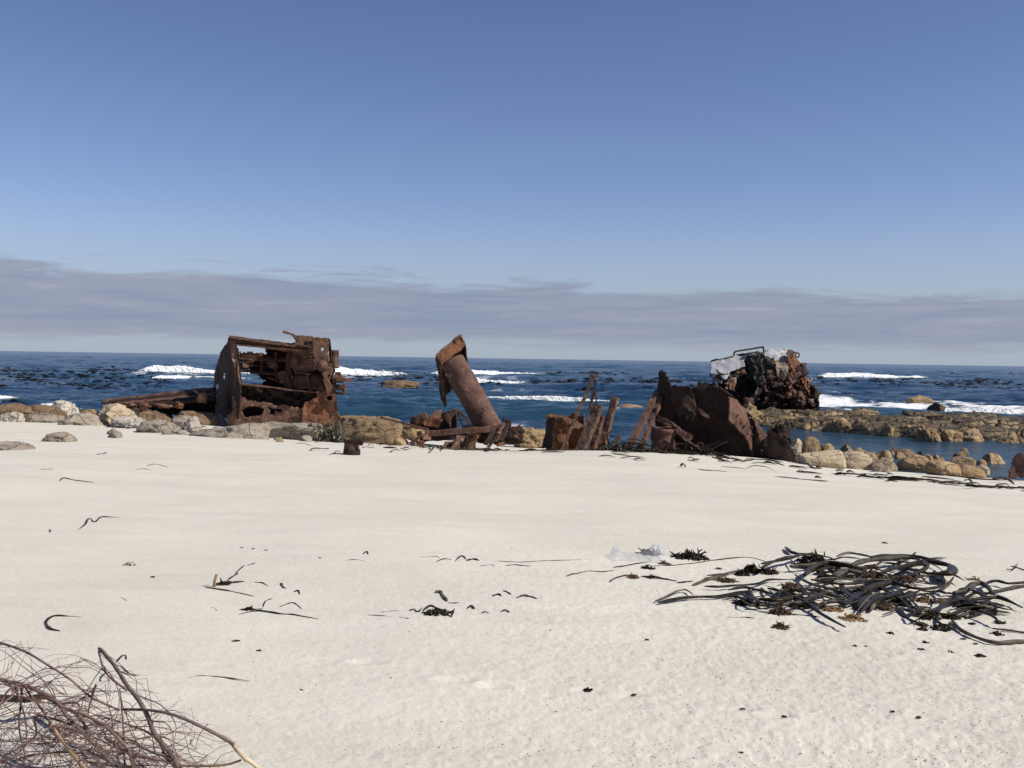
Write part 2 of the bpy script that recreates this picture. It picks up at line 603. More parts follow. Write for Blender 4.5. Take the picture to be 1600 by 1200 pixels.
def foam_mat():
    m, t, b, co = new_mat('white_surf')
    at = t.n('ShaderNodeAttribute', attribute_name='foam')
    fn = t.noise(t.mapping(co, (0.9, 1.2, 1.6)), 1.3, 7, 0.72, 0.5)
    fm = t.math('SUBTRACT', t.math('ADD', at.outputs['Fac'], fn), 1.0)
    fk = t.n('ShaderNodeMapRange', interpolation_type='SMOOTHSTEP', ins={0: fm, 1: -0.06, 2: 0.20, 3: 0.0, 4: 1.0}).outputs[0]
    sh = t.noise(t.mapping(co, (0.5, 0.8, 2.2)), 1.7, 6, 0.7, 0.6)
    wht = t.mix(t.ramp(sh, [(0.38, 0), (0.56, 1)]), (0.46, 0.53, 0.58), (0.76, 0.77, 0.77))  # blue-grey shading of the foam mixed into its colour by noise
    col = t.mix(fk, (0.016, 0.050, 0.070), wht)
    t.link(col, b.inputs['Base Color'])
    b.inputs['Subsurface Weight'].default_value = 0.0
    t.link(t.math('ADD', 0.18, t.math('MULTIPLY', fk, 0.6)), b.inputs['Roughness'])
    bump(t, b, fn, 0.8, 0.25)
    return m


M['surf'] = foam_mat()


def simple(name, c1, c2, scale=8.0, rough=0.5, spec=0.5, bs=0.4, stretch=(1, 1, 1), bd=0.01):
    m, t, b, co = new_mat(name)
    oi = t.n('ShaderNodeObjectInfo')
    v = t.mapping(co, stretch)
    a = t.noise(v, scale, 5, 0.6, 0.4)
    f = t.noise(v, scale * 6, 4, 0.6)
    col = t.mix(t.ramp(a, [(0.35, 0), (0.65, 1)]), c1, c2)
    tone = t.math('ADD', 0.7, t.math('MULTIPLY', oi.outputs['Random'], 0.6))
    hs = t.n('ShaderNodeHueSaturation', ins={'Value': tone, 'Color': col})
    t.link(hs.outputs[0], b.inputs['Base Color'])
    b.inputs['Roughness'].default_value = rough
    b.inputs['Specular IOR Level'].default_value = spec
    bump(t, b, t.math('ADD', a, t.math('MULTIPLY', f, 0.5)), bs, bd)
    return m


M['kelp'] = simple('kelp_dark', (0.010, 0.0075, 0.004), (0.032, 0.023, 0.011), 9.0, 0.34, 0.13, 0.8)
M['kelp_grey'] = simple('kelp_dried_grey', (0.045, 0.038, 0.026), (0.120, 0.106, 0.080), 6.0, 0.55, 0.15)
M['kelp_brown'] = simple('kelp_root_brown', (0.045, 0.026, 0.014), (0.150, 0.090, 0.045), 9.0, 0.7, 0.3)
M['kelp_tan'] = simple('kelp_root_tan', (0.16, 0.095, 0.04), (0.30, 0.20, 0.10), 9.0, 0.75, 0.3)
M['float_kelp'] = simple('floating_kelp', (0.008, 0.007, 0.006), (0.028, 0.020, 0.013), 0.5, 0.45, 0.5)
M['bark'] = simple('shrub_bark', (0.12, 0.082, 0.072), (0.225, 0.168, 0.150), 14.0, 0.8, 0.3)
M['twig'] = simple('shrub_twig', (0.075, 0.042, 0.037), (0.175, 0.112, 0.096), 12.0, 0.8, 0.3)
M['pale_wood'] = simple('bare_wood', (0.42, 0.32, 0.21), (0.56, 0.46, 0.33), 18.0, 0.8, 0.3)
M['tan_wood'] = simple('tan_wood', (0.25, 0.16, 0.10), (0.36, 0.25, 0.16), 14.0, 0.8, 0.3)
M['grit'] = simple('shell_grit', (0.05, 0.043, 0.036), (0.20, 0.17, 0.14), 3.0, 0.8, 0.3)


def plastic_mat():
    m = bpy.data.materials.new('clear_plastic')
    m.use_nodes = True
    m.node_tree.nodes.clear()
    t = NT(m.node_tree)
    co = t.n('ShaderNodeTexCoord').outputs['Object']
    nz = t.noise(co, 14.0, 4, 0.6, 0.8)
    bp = t.n('ShaderNodeBump', ins={'Strength': 0.8, 'Distance': 0.03, 'Height': nz})
    b = t.n('ShaderNodeBsdfPrincipled', ins={'Base Color': (0.62, 0.66, 0.70, 1), 'Roughness': 0.15, 'Normal': bp.outputs[0]})
    tr = t.n('ShaderNodeBsdfTransparent', ins={0: (0.95, 0.96, 0.97, 1)})
    mx = t.n('ShaderNodeMixShader', ins={0: t.math('ADD', 0.05, t.math('MULTIPLY', nz, 0.34)), 1: tr.outputs[0], 2: b.outputs[0]})
    t.n('ShaderNodeOutputMaterial', ins={0: mx.outputs[0]})
    return m


M['plastic'] = plastic_mat()

# ---------------------------------------------------------------- sand
FOOT_PX = [(575, 1035), (715, 1064), (770, 1074), (930, 1080), (985, 1086), (1160, 1108), (1212, 1118), (1390, 1113), (1442, 1121), (330, 1040), (1300, 1010), (1500, 1060)]
rng = random.Random(5)
for (px, py) in FOOT_PX:
    g = G(px, py)
    HOLLOWS.append((g.x, g.y, rng.uniform(.07, .11), rng.uniform(.04, .06), rng.uniform(.006, .013)))


def sand_height(x, y):
    z = terrain(x, y)
    t = shore_t(x, y)
    d = np.hypot(x, y)
    near = sstep(26, 6, d)
    rightness = sstep(-3.0, 2.5, x - 0.12 * (y - 5))
    rough_ = near * (0.25 + 0.75 * rightness * sstep(16, 7, d))
    z = z + rough_ * (0.003 * fbm2(x * 3.1, y * 3.1, 3, 31) + 0.0045 * fbm2(x * 17.0, y * 17.0, 3, 41, 0.65))
    # wind-smoothed ripples in the lee of the drift
    z = z + 0.006 * near * fbm2(x * 1.1 + y * 0.4, y * 3.4, 3, 51)
    for (hx, hy, rx, ry, dp) in HOLLOWS:
        q = ((x - hx) / rx) ** 2 + ((y - hy) / ry) ** 2
        z = z - dp * np.exp(-q) + dp * 0.55 * np.exp(-((np.sqrt(q) - 1.6) / 0.45) ** 2)
    return z


th = np.concatenate([np.arange(-35, 35, 0.085), np.arange(35, 325, 2.5)]) * PI / 180
rr = [0.05, 0.3, 0.8, 1.3]
while rr[-1] < 3.4:
    rr.append(rr[-1] * 1.08)
while rr[-1] < 48:
    rr.append(rr[-1] * 1.0042)
while rr[-1] < 140:
    rr.append(rr[-1] * 1.06)
rr = np.array(rr)
TT, RR = np.meshgrid(th, rr)
X = RR * np.sin(TT)
Y = RR * np.cos(TT)
Z = sand_height(X.ravel(), Y.ravel())
nr, nt = X.shape
idx = np.arange(nr * nt).reshape(nr, nt)
nx = np.roll(idx, -1, axis=1)
faces = np.stack([idx[:-1], nx[:-1], nx[1:], idx[1:]], axis=-1).reshape(-1, 4)[:, ::-1]
link_mesh('sand', np.stack([X.ravel(), Y.ravel(), Z], 1), faces, M['sand'], smooth=True, kind='structure')

# ---------------------------------------------------------------- sea
REEF_FRONT = lambda x: 66.0 - 0.90 * x + 0.006 * x * x      # rough line, metres


def reef_zone(x, y):
    """1 inside the sheltered channel between beach and reef"""
    return sstep(3.0, 9.0, x) * sstep(58, 50, y)


def sea_height(x, y):
    d = np.hypot(x, y)
    calm = reef_zone(x, y)
    near = sstep(26, 60, d)
    amp = (0.35 + 0.65 * near) * (1 - 0.85 * calm)
    # crest lines lie almost parallel to the shore
    u = 0.20 * x + 0.98 * y
    v = 0.98 * x - 0.20 * y
    z = amp * 0.42 * fbm2(v * 0.035, u * 0.105 + 0.4 * vn2(v * 0.02, u * 0.02, 9), 2, 61)
    z = z + amp * 0.19 * fbm2(v * 0.13, u * 0.36, 3, 71)
    z = z + (0.22 + 0.78 * amp) * 0.075 * fbm2(v * 0.55, u * 1.35, 3, 81) * sstep(260, 60, d)
    return z


th = np.concatenate([np.arange(-34, 34, 0.075), np.arange(34, 326, 3.0)]) * PI / 180
rr = [20.0]
while rr[-1] < 110:
    rr.append(rr[-1] + max(0.11, rr[-1] * 0.0036))
while rr[-1] < 900:
    rr.append(rr[-1] * 1.008)
while rr[-1] < 22000:
    rr.append(rr[-1] * 1.05)
rr = np.array(rr)
TT, RR = np.meshgrid(th, rr)
X = (RR * np.sin(TT)).ravel()
Y = (RR * np.cos(TT)).ravel()
Z = sea_height(X, Y) * sstep(2500, 700, RR.ravel())
FOAM = np.zeros_like(X)
SHAL = reef_zone(X, Y)
# lace of foam: behind the reef, along the beach and round the breakers (px, py, half width px, half height px, strength)
FOAM_SPOTS = [(1330, 634, 75, 12, .75), (1440, 638, 110, 9, .72), (1545, 638, 90, 9, .68), (1310, 616, 30, 5, .5), (1290, 645, 25, 10, .7),
              (800, 664, 60, 8, .58), (860, 668, 40, 8, .5), (545, 650, 30, 8, .50), (620, 640, 60, 5, .35), (90, 626, 40, 9, .45), (8, 620, 22, 6, .6),
              (300, 588, 90, 4, .5), (590, 592, 60, 5, .4), (780, 600, 90, 9, .45), (860, 634, 120, 7, .45), (1375, 592, 80, 3, .4),
              (960, 650, 14, 8, .55), (130, 598, 110, 8, .28), (170, 612, 80, 4, .25), (900, 610, 80, 5, .3), (1500, 610, 90, 6, .3), (1230, 592, 60, 6, .2)]
for (xa, xb, ya, yb) in [(205, 400, 583, 586), (500, 620, 587, 588), (690, 860, 588, 588), (680, 830, 603, 604), (735, 1000, 629, 634), (1285, 1460, 590, 591)]:
    for f_ in (.15, .4, .65, .9):
        FOAM_SPOTS.append((xa + (xb - xa) * f_, ya + (yb - ya) * f_ + 2.5, (xb - xa) * .16, 3.5, .60 - .14 * f_))
        FOAM_SPOTS.append((xa + (xb - xa) * f_ + 20, ya + (yb - ya) * f_ + 8, (xb - xa) * .16, 2.5, .46 - .08 * f_))
for (px, py, hw, hh, s) in FOAM_SPOTS:
    c = P(px, py, 50)
    d = ray(px, py)
    Yc = (CAM.z) / (-d.z / d.y)
    c = P(px, py, Yc)
    sx = hw / F * Yc
    d2 = ray(px, py - hh)
    Yb = CAM.z / (-d2.z / d2.y)
    sy = Yb - Yc
    FOAM = np.maximum(FOAM, s * np.exp(-(((X - c.x) / sx) ** 2 + ((Y - c.y) / sy) ** 2)))
nr, nt = TT.shape
idx = np.arange(nr * nt).reshape(nr, nt)
nx = np.roll(idx, -1, axis=1)
faces = np.stack([idx[:-1], nx[:-1], nx[1:], idx[1:]], axis=-1).reshape(-1, 4)[:, ::-1]
sea = link_mesh('sea', np.stack([X, Y, Z], 1), faces, M['water'], smooth=True, kind='structure')
for nm, arr in (('foam', FOAM), ('shallow', SHAL)):
    a = sea.data.attributes.new(nm, 'FLOAT', 'POINT')
    a.data.foreach_set('value', arr.astype(np.float32))


def breaker(x0, x1, py0, py1, top, hump=0.6, seed=1, spread=1.0):
    """a breaking wave: steep foaming front, long back. x0..x1 px, py0 / py1 water line at both ends, top = px height"""
    def sea_pt(px, py):
        d = ray(px, py)
        return P(px, py, CAM.z / (-d.z / d.y))
    a = sea_pt(x0, py0)
    b = sea_pt(x1, py1)
    Ym = 0.5 * (a.y + b.y)
    hgt = top / F * Ym
    L = (b - a).length
    n = max(60, int((x1 - x0) * 1.6))
    dirv = (b - a).normalized()
    back = Vector((-dirv.y, dirv.x, 0))
    if back.y < 0:
        back = -back
    prof = [(-0.9, 0.0), (-0.55, 0.10), (-0.35, 0.30), (-0.22, 0.55), (-0.12, 0.80), (0.0, 0.97), (0.18, 1.0), (0.45, 0.90), (0.8, 0.70), (1.3, 0.45), (2.0, 0.2), (3.0, -0.05)]
    pr = np.array(prof)
    tt = np.linspace(0, 1, 34)
    ps = np.interp(tt, np.linspace(0, 1, len(pr)), pr[:, 0])
    ph = np.interp(tt, np.linspace(0, 1, len(pr)), pr[:, 1])
    s = np.linspace(0, 1, n)
    S, K = np.meshgrid(s, np.arange(34))
    env = np.minimum(sstep(0, 0.10, S), np.clip((1 - S) / 0.75, 0, 1) ** 0.7)
    env = np.clip(env, 0, 1) * (0.86 + 0.20 * vn2(S * L * 0.14, S * 0 + seed, seed) + 0.10 * vn2(S * L * 0.5, S * 0 + seed, seed + 3) + 0.06 * vn2(S * L * 1.6, S * 0 + seed, seed + 5))
    off = ps[K] * hgt * spread * 1.6
    hh = ph[K] * hgt * env
    wob = vn2(S * L * 0.10, S * 0 + seed * 3.3, seed + 9) * hgt * 1.4
    px_ = a.x + dirv.x * S * L + back.x * (off + wob)
    py_ = a.y + dirv.y * S * L + back.y * (off + wob)
    pz_ = -0.05 + hh
    q = np.stack([px_.ravel(), py_.ravel(), pz_.ravel()], 1)
    fr = 3.6 / max(hgt, 0.5)
    nse = fbm3(q * np.array([fr, fr, fr * 1.4]), 4, seed + 20, 0.6)
    white = sstep(0.02, 0.16, env * (1 - 0.0 * S)).ravel() * np.clip(1.15 - np.maximum(ps[K].ravel() - 0.35, 0) * 0.85, 0, 1)
    q[:, 2] += nse * 0.07 * hgt * white
    q[:, 1] -= nse * 0.09 * hgt * white
    idx = np.arange(34 * n).reshape(34, n)
    fc = np.stack([idx[:-1, :-1], idx[:-1, 1:], idx[1:, 1:], idx[1:, :-1]], -1).reshape(-1, 4)
    o = link_mesh('breaking_wave', q, fc, M['surf'], smooth=True, kind='structure')
    at = o.data.attributes.new('foam', 'FLOAT', 'POINT')
    at.data.foreach_set('value', (white * (0.54 + 0.34 * sstep(0.05, 0.65, np.clip(ph[K].ravel(), 0, 1))) * np.minimum(1, env.ravel() * 1.8)).astype(np.float32))
    return o


breaker(205, 470, 583, 586, 12, seed=1)
breaker(230, 420, 591, 592, 5, seed=21)
breaker(500, 660, 587, 588, 15, seed=2)
breaker(670, 880, 587, 586, 10, seed=3)
breaker(690, 860, 601, 602, 16, seed=4)
breaker(735, 1060, 628, 634, 13, seed=5)
breaker(880, 1060, 640, 640, 5, seed=25)
breaker(1280, 1480, 590, 591, 8, seed=6)
breaker(1255, 1450, 644, 643, 14, seed=7)
breaker(1430, 1680, 645, 648, 13, seed=8)
breaker(1500, 1660, 638, 640, 7, seed=28)
breaker(1260, 1370, 621, 620, 7, seed=9)
breaker(-30, 40, 622, 622, 8, seed=10)
breaker(50, 130, 640, 642, 12, seed=31)

# kelp beds that float on the swell
rng = random.Random(11)
kv = MB()


def kelp_patch(x0, x1, y0, y1, n, size=0.30):
    cl = [(rng.uniform(x0, x1), rng.uniform(y0, y1), rng.uniform(3, 22)) for _ in range(max(3, n // 9))]
    for _ in range(n):
        c_ = rng.choice(cl)
        px = rng.gauss(c_[0], c_[2])
        py = rng.gauss(c_[1], 1.3)
        d = ray(px, py)
        if d.z > -0.008:
            continue
        Yc = CAM.z / (-d.z / d.y)
        c = P(px, py, Yc)
        s = size * rng.uniform(0.5, 1.5) * (0.6 + Yc / 150)
        an = rng.uniform(-0.5, 0.5) + (PI if rng.random() < .5 else 0)
        dx, dy = math.cos(an), math.sin(an)
        wv, hv = s * rng.uniform(.15, .4), s * rng.uniform(0.10, 0.45)
        z = float(sea_height(np.array([c.x]), np.array([c.y]))[0])
        pts = []
        for k in range(5):
            f = k / 4
            pts.append(Vector((c.x + dx * s * (f - .5) * 2, c.y + dy * s * (f - .5) * 2, z - 0.06 + hv * math.sin(f * PI) * rng.uniform(.6, 1.1))))
        wid = [wv * 0.3, wv, wv * 1.1, wv * 0.8, wv * 0.2]
        v, f = tube_geo(pts, wid, 5, 0.35)
        kv.add(v, f)


for a in [(0, 235, 577, 587, 420), (30, 190, 585, 597, 360), (100, 240, 598, 609, 220), (0, 60, 590, 606, 70), (165, 300, 588, 600, 120), (430, 680, 586, 596, 160),
          (600, 720, 585, 602, 120), (760, 900, 597, 603, 160), (820, 1110, 594, 600, 420), (840, 970, 582, 587, 200), (870, 960, 605, 614, 60), (985, 1110, 596, 603, 160), (1265, 1600, 596, 606, 360),
          (1270, 1400, 590, 598, 160), (1380, 1600, 600, 610, 200), (1450, 1600, 580, 586, 90), (540, 600, 580, 588, 90), (1000, 1040, 605, 612, 24), (0, 1600, 578, 626, 110)]:
    kelp_patch(*a)
kv.build('floating_kelp', M['float_kelp'], kind='stuff')

# ---------------------------------------------------------------- builders
def plane_pts(poly_px, pt, nrm):
    """pixel outline -> points on the plane through pt with normal nrm"""
    out = []
    n = Vector(nrm)
    for (px, py) in poly_px:
        d = ray(px, py)
        k = (Vector(pt) - CAM).dot(n) / d.dot(n)
        out.append(CAM + d * k)
    return out


def in_poly(x, y, poly):
    inside = np.zeros(len(x), bool)
    n = len(poly)
    j = n - 1
    for i in range(n):
        xi, yi = poly[i]
        xj, yj = poly[j]
        c = ((yi > y) != (yj > y)) & (x < (xj - xi) * (y - yi) / (yj - yi + 1e-12) + xi)
        inside ^= c
        j = i
    return inside


def plate_geo(pts, holes=(), thick=0.03, cell=0.04, warp=0.03, wscale=1.2, ragged=0.03, rots=0.0, seed=1, rough=0.006, bend=0.0):
    """corroded plate: planar outline with torn edges, holes, dents and real thickness"""
    pts = [Vector(p) for p in pts]
    o = sum(pts, Vector()) / len(pts)
    n = Vector()
    for i in range(len(pts)):
        n += (pts[i] - o).cross(pts[(i + 1) % len(pts)] - o)
    n.normalize()
    if n.dot(CAM - o) < 0:
        n = -n
    u = Vector((0, 0, 1)).cross(n)
    if u.length < 0.1:
        u = Vector((1, 0, 0))
    u = (u - n * u.dot(n)).normalized()
    v = n.cross(u)
    P2 = [((p - o).dot(u), (p - o).dot(v)) for p in pts]
    H2 = [[((Vector(p) - o).dot(u), (Vector(p) - o).dot(v)) for p in h] for h in holes]
    xs = [p[0] for p in P2]
    ys = [p[1] for p in P2]
    x0, x1, y0, y1 = min(xs) - cell, max(xs) + cell, min(ys) - cell, max(ys) + cell
    nxx = int((x1 - x0) / cell) + 2
    nyy = int((y1 - y0) / cell) + 2
    gx, gy = np.meshgrid(np.arange(nxx) * cell + x0, np.arange(nyy) * cell + y0)
    cx = (gx[:-1, :-1] + cell / 2).ravel()
    cy = (gy[:-1, :-1] + cell / 2).ravel()
    jx = cx + ragged * (fbm2(cx * 3.5, cy * 3.5, 3, seed) * 0.9)
    jy = cy + ragged * (fbm2(cx * 3.5 + 9, cy * 3.5, 3, seed + 5) * 0.9)
    keep = in_poly(jx, jy, P2)
    for h in H2:
        keep &= ~in_poly(jx, jy, h)
    if rots > 0:
        keep &= fbm2(cx * 2.6, cy * 2.6, 4, seed + 40) < (1.15 - rots)
    keep = keep.reshape(nyy - 1, nxx - 1)
    ii, jj = np.nonzero(keep)
    if len(ii) == 0:
        return [], []
    vid = -np.ones(nxx * nyy, int)
    q = np.stack([ii * nxx + jj, ii * nxx + jj + 1, (ii + 1) * nxx + jj + 1, (ii + 1) * nxx + jj], 1)
    used = np.unique(q)
    vid[used] = np.arange(len(used))
    q = vid[q]
    X = gx.ravel()[used]
    Y = gy.ravel()[used]
    X = X + cell * 0.38 * _hash(used, used * 3, used * 7, seed)
    Y = Y + cell * 0.38 * _hash(used, used * 5, used * 11, seed + 1)
    D = warp * fbm2(X * wscale, Y * wscale, 3, seed + 60) + rough * vn2(X * 14, Y * 14, seed + 70)
    if bend:
        D = D + bend * (X / max(abs(x0), abs(x1))) ** 2
    nu = np.array(u)
    nv = np.array(v)
    nn = np.array(n)
    base = np.array(o) + X[:, None] * nu + Y[:, None] * nv
    fr = base + (D + thick / 2)[:, None] * nn
    bk = base + (D - thick / 2)[:, None] * nn
    N = len(used)
    V = np.concatenate([fr, bk])
    # boundary edges
    e = np.concatenate([q[:, [0, 1]], q[:, [1, 2]], q[:, [2, 3]], q[:, [3, 0]]])
    key = np.minimum(e[:, 0], e[:, 1]).astype(np.int64) * (N + 1) + np.maximum(e[:, 0], e[:, 1])
    _, first, cnt = np.unique(key, return_index=True, return_counts=True)
    b = e[first[cnt == 1]]
    side = np.stack([b[:, 1], b[:, 0], b[:, 0] + N, b[:, 1] + N], 1)
    Fc = np.concatenate([q, q[:, ::-1] + N, side])
    return V, Fc


def plate(name, pts, mat, parent=None, base=None, **kw):
    V, Fc = plate_geo(pts, **kw)
    return link_mesh(name, V, np.asarray(Fc), mat, parent, base)


def cplate(name, poly, conv, Y, mat, parent=None, base=None, nrm=(0, -1, 0), at=None, holes=(), **kw):
    """plate outlined in crop pixels, standing at depth Y"""
    px = [conv(*p) for p in poly]
    hp = [[conv(*p) for p in h] for h in holes]
    c = px[0] if at is None else conv(*at)
    pt = P(c[0], c[1], Y)
    return plate(name, plane_pts(px, pt, nrm), mat, parent, base, holes=[plane_pts(h, pt, nrm) for h in hp], **kw)


def bar_geo(a, b, w, d, side=None, seg=0.12, rough=0.012, seed=1, taper=1.0):
    """corroded rectangular bar from a to b; w across, d deep (deep direction ~ side)"""
    a = Vector(a)
    b = Vector(b)
    t = (b - a)
    L = t.length
    t.normalize()
    s = Vector(side) if side is not None else Vector((0, 1, 0))
    s = (s - t * s.dot(t))
    if s.length < 1e-3:
        s = Vector((1, 0, 0)) - t * t.x
    s.normalize()
    c = t.cross(s)
    n = max(2, int(L / seg))
    m = 3
    ring = []
    for i in range(m):
        ring.append((-1 + 2 * i / m, -1))
    for i in range(m):
        ring.append((1, -1 + 2 * i / m))
    for i in range(m):
        ring.append((1 - 2 * i / m, 1))
    for i in range(m):
        ring.append((-1, 1 - 2 * i / m))
    k = len(ring)
    V = []
    for i in range(n + 1):
        f = i / n
        tp = 1 + (taper - 1) * f
        for (x, y) in ring:
            V.append(a + t * (L * f) + c * (x * w / 2 * tp) + s * (y * d / 2 * tp))
    V = np.array([tuple(p) for p in V])
    nz = np.stack([fbm3(V * 5.0 + 3, 3, seed), fbm3(V * 5.0 + 31, 3, seed + 1), fbm3(V * 5.0 + 61, 3, seed + 2)], 1)
    V = V + nz * rough
    # ragged ends
    V[:k] += np.array(t) * (fbm3(V[:k] * 14, 2, seed + 5) * rough * 2.0)[:, None]
    V[-k:] += np.array(t) * (fbm3(V[-k:] * 14, 2, seed + 6) * rough * 2.0)[:, None]
    Fc = []
    for i in range(n):
        for j in range(k):
            j2 = (j + 1) % k
            Fc.append((i * k + j, i * k + j2, (i + 1) * k + j2, (i + 1) * k + j))
    Fc.append(tuple(reversed(range(k))))
    Fc.append(tuple(n * k + j for j in range(k)))
    return V, Fc


def bar(name, a, b, w, d, mat, parent=None, base=None, **kw):
    V, Fc = bar_geo(a, b, w, d, **kw)
    return link_mesh(name, V, [tuple(f) for f in Fc], mat, parent, base)


def cyl_geo(a, b, ra, rb, seg=28, rings=14, dent=0.01, seed=1, hollow=0.0, ragged=0.0, arc=None):
    """dented tube; hollow > 0 gives an open pipe with that wall thickness"""
    a = Vector(a)
    b = Vector(b)
    t = (b - a).normalized()
    s = t.cross(Vector((0, 1, 0)))
    if s.length < 0.05:
        s = t.cross(Vector((1, 0, 0)))
    s.normalize()
    c = s.cross(t)
    L = (b - a).length
    a0, a1 = (0, 2 * PI) if arc is None else arc
    closed = arc is None
    na = seg if closed else seg + 1
    V = []
    for i in range(rings + 1):
        f = i / rings
        for k in range(na):
            an = a0 + (a1 - a0) * k / seg
            r = ra + (rb - ra) * f
            V.append(a + t * (L * f) + s * (math.cos(an) * r) + c * (math.sin(an) * r))
    V = np.array([tuple(p) for p in V])
    ax = np.array(a)[None] + np.outer((V - np.array(a)) @ np.array(t), np.array(t))
    rad = V - ax
    rn = rad / np.linalg.norm(rad, axis=1)[:, None]
    V = V + rn * (fbm3(V * 2.4, 4, seed) * dent)[:, None]
    if ragged:
        V[-na:] += np.array(t) * (fbm3(V[-na:] * 6, 3, seed + 3) * ragged)[:, None]
    Fc = []
    kk = na if closed else na - 1
    for i in range(rings):
        for j in range(kk):
            j2 = (j + 1) % na
            Fc.append((i * na + j, i * na + j2, (i + 1) * na + j2, (i + 1) * na + j))
    if hollow > 0:
        N = len(V)
        ax = np.array(a)[None] + np.outer((V - np.array(a)) @ np.array(t), np.array(t))
        rad = V - ax
        rn = rad / np.linalg.norm(rad, axis=1)[:, None]
        V = np.concatenate([V, V - rn * hollow])
        Fi = [tuple(i + N for i in reversed(f)) for f in Fc]
        top = rings * na
        rim = []
        for j in range(kk):
            j2 = (j + 1) % na
            rim.append((top + j, top + j2, top + j2 + N, top + j + N))
            rim.append((j2, j, j + N, j2 + N))
        if not closed:
            for i in range(rings):
                rim.append((i * na, (i + 1) * na, (i + 1) * na + N, i * na + N))
                e = na - 1
                rim.append(((i + 1) * na + e, i * na + e, i * na + e + N, (i + 1) * na + e + N))
        Fc = Fc + Fi + rim
    else:
        Fc.append(tuple(reversed(range(na))))
        Fc.append(tuple(rings * na + k for k in range(na)))
    return V, Fc


def cyl(name, a, b, ra, rb, mat, parent=None, base=None, smooth=True, **kw):
    V, Fc = cyl_geo(a, b, ra, rb, **kw)
    return link_mesh(name, V, [tuple(f) for f in Fc], mat, parent, base, smooth)


_ico = {}


def ico(sub):
    if sub not in _ico:
        bm = bmesh.new()
        bmesh.ops.create_icosphere(bm, subdivisions=sub, radius=1.0)
        bm.verts.ensure_lookup_table()
        _ico[sub] = (np.array([tuple(v.co) for v in bm.verts]), np.array([[v.index for v in f.verts] for f in bm.faces]))
        bm.free()
    return _ico[sub]


def rock_geo(c, size, seed, sub=5, cuts=10, rough=0.105, box=0.28, strata=0.035):
    V, Fc = ico(sub)
    V = V.copy()
    rs = np.random.RandomState(seed)
    # squarish body
    m = np.abs(V).max(1)
    V = V * (1 - box) + V / m[:, None] * box * 0.85
    for k in range(cuts):
        n = rs.normal(size=3)
        n /= np.linalg.norm(n)
        d = rs.uniform(0.55, 0.86)
        s = V @ n - d
        V = V - np.outer(np.maximum(s, 0) * rs.uniform(.85, 1.0), n)
    off = rs.uniform(0, 50, 3)
    nz = fbm3(V * 1.7 + off, 5, seed, 0.55)
    ln = np.linalg.norm(V, axis=1)[:, None]
    V = V + V / ln * (nz * rough)[:, None]
    st = vn2(V[:, 2] * 7 + 0.8 * V[:, 0] + off[0], V[:, 0] * 0.8, seed + 3)
    V = V + V / ln * (st * strata)[:, None]
    rdg = 1 - np.abs(fbm3(V * 1.5 + off + 20, 3, seed + 9, 0.5))
    V = V - V / ln * (np.maximum(rdg - 0.86, 0) * rough * 5.0)[:, None]
    V = V + V / ln * (fbm3(V * 9 + off, 3, seed + 11, 0.6) * 0.016)[:, None]
    ext = (V.max(0) - V.min(0)) / 2
    mid = (V.max(0) + V.min(0)) / 2
    V = (V - mid) / ext
    return V * np.array(size) / 2 + np.array(c), Fc


def rock_px(x0, x1, y0, y1, mat, label, cat='rock', seed=None, Y=None, depth=None, group=None, sub=5, tilt=0.0, name='boulder', **kw):
    """boulder whose silhouette spans the pixels x0..x1, y0..y1"""
    xm = 0.5 * (x0 + x1)
    if seed is None:
        seed = int(x0 * 7 + y0 * 13) % 9973
    g = G(xm, y1) if Y is None else P(xm, y1, Y)
    Yc = g.y
    a = P(x0, y0, Yc)
    b = P(x1, y0, Yc)
    wdt = (b - a).length
    ztop = P(xm, y0, Yc).z
    gz = tz(g.x, Yc)
    zb = min(g.z, max(gz, -0.4)) - 0.18 - 0.12 * wdt
    h = ztop - zb
    dp = depth if depth else max(0.5 * wdt, min(wdt, 1.2))
    V, Fc = rock_geo((0, 0, 0), (wdt, dp, h), seed, sub, **kw)
    if tilt:
        c, s = math.cos(tilt), math.sin(tilt)
        V = np.stack([V[:, 0] * c - V[:, 2] * s, V[:, 1], V[:, 0] * s + V[:, 2] * c], 1)
    V = V + np.array([g.x, Yc + dp * 0.35, (ztop + zb) / 2])
    o = link_mesh(name, V, Fc, mat, base=(g.x, Yc + dp * 0.35, gz), smooth=True)
    return tag(o, label, cat, group)


c1 = lambda x, y: (150 + x / 3.721, 490 + y / 3.721)
c2 = lambda x, y: (560 + x / 5.333, 500 + y / 5.333)
c3 = lambda x, y: (820 + x / 6.154, 560 + y / 6.154)
c4 = lambda x, y: (960 + x / 4.706, 530 + y / 4.706)
c5 = lambda x, y: (1080 + x / 6.667, 520 + y / 6.667)
c6 = lambda x, y: (1200 + x / 4.0, 600 + y / 4.0)
c7 = lambda x, y: (x / 5.333, 540 + y / 5.333)
cN = lambda x, y: (440 + x / 6.154, 640 + y / 6.154)
ident = lambda x, y: (x, y)


def Q(conv, x, y, Y):
    p = conv(x, y)
    return P(p[0], p[1], Y)


# ---------------------------------------------------------------- wreck 1: big rusted deckhouse frame
b0 = Q(c1, 1050, 600, 37.2)
wreck = thing('wrecked_deckhouse', 'largest rusted wreck, an open boxy steel frame standing behind the grey boulders', 'shipwreck', (b0.x, 37.5, tz(b0.x, 37.5)))
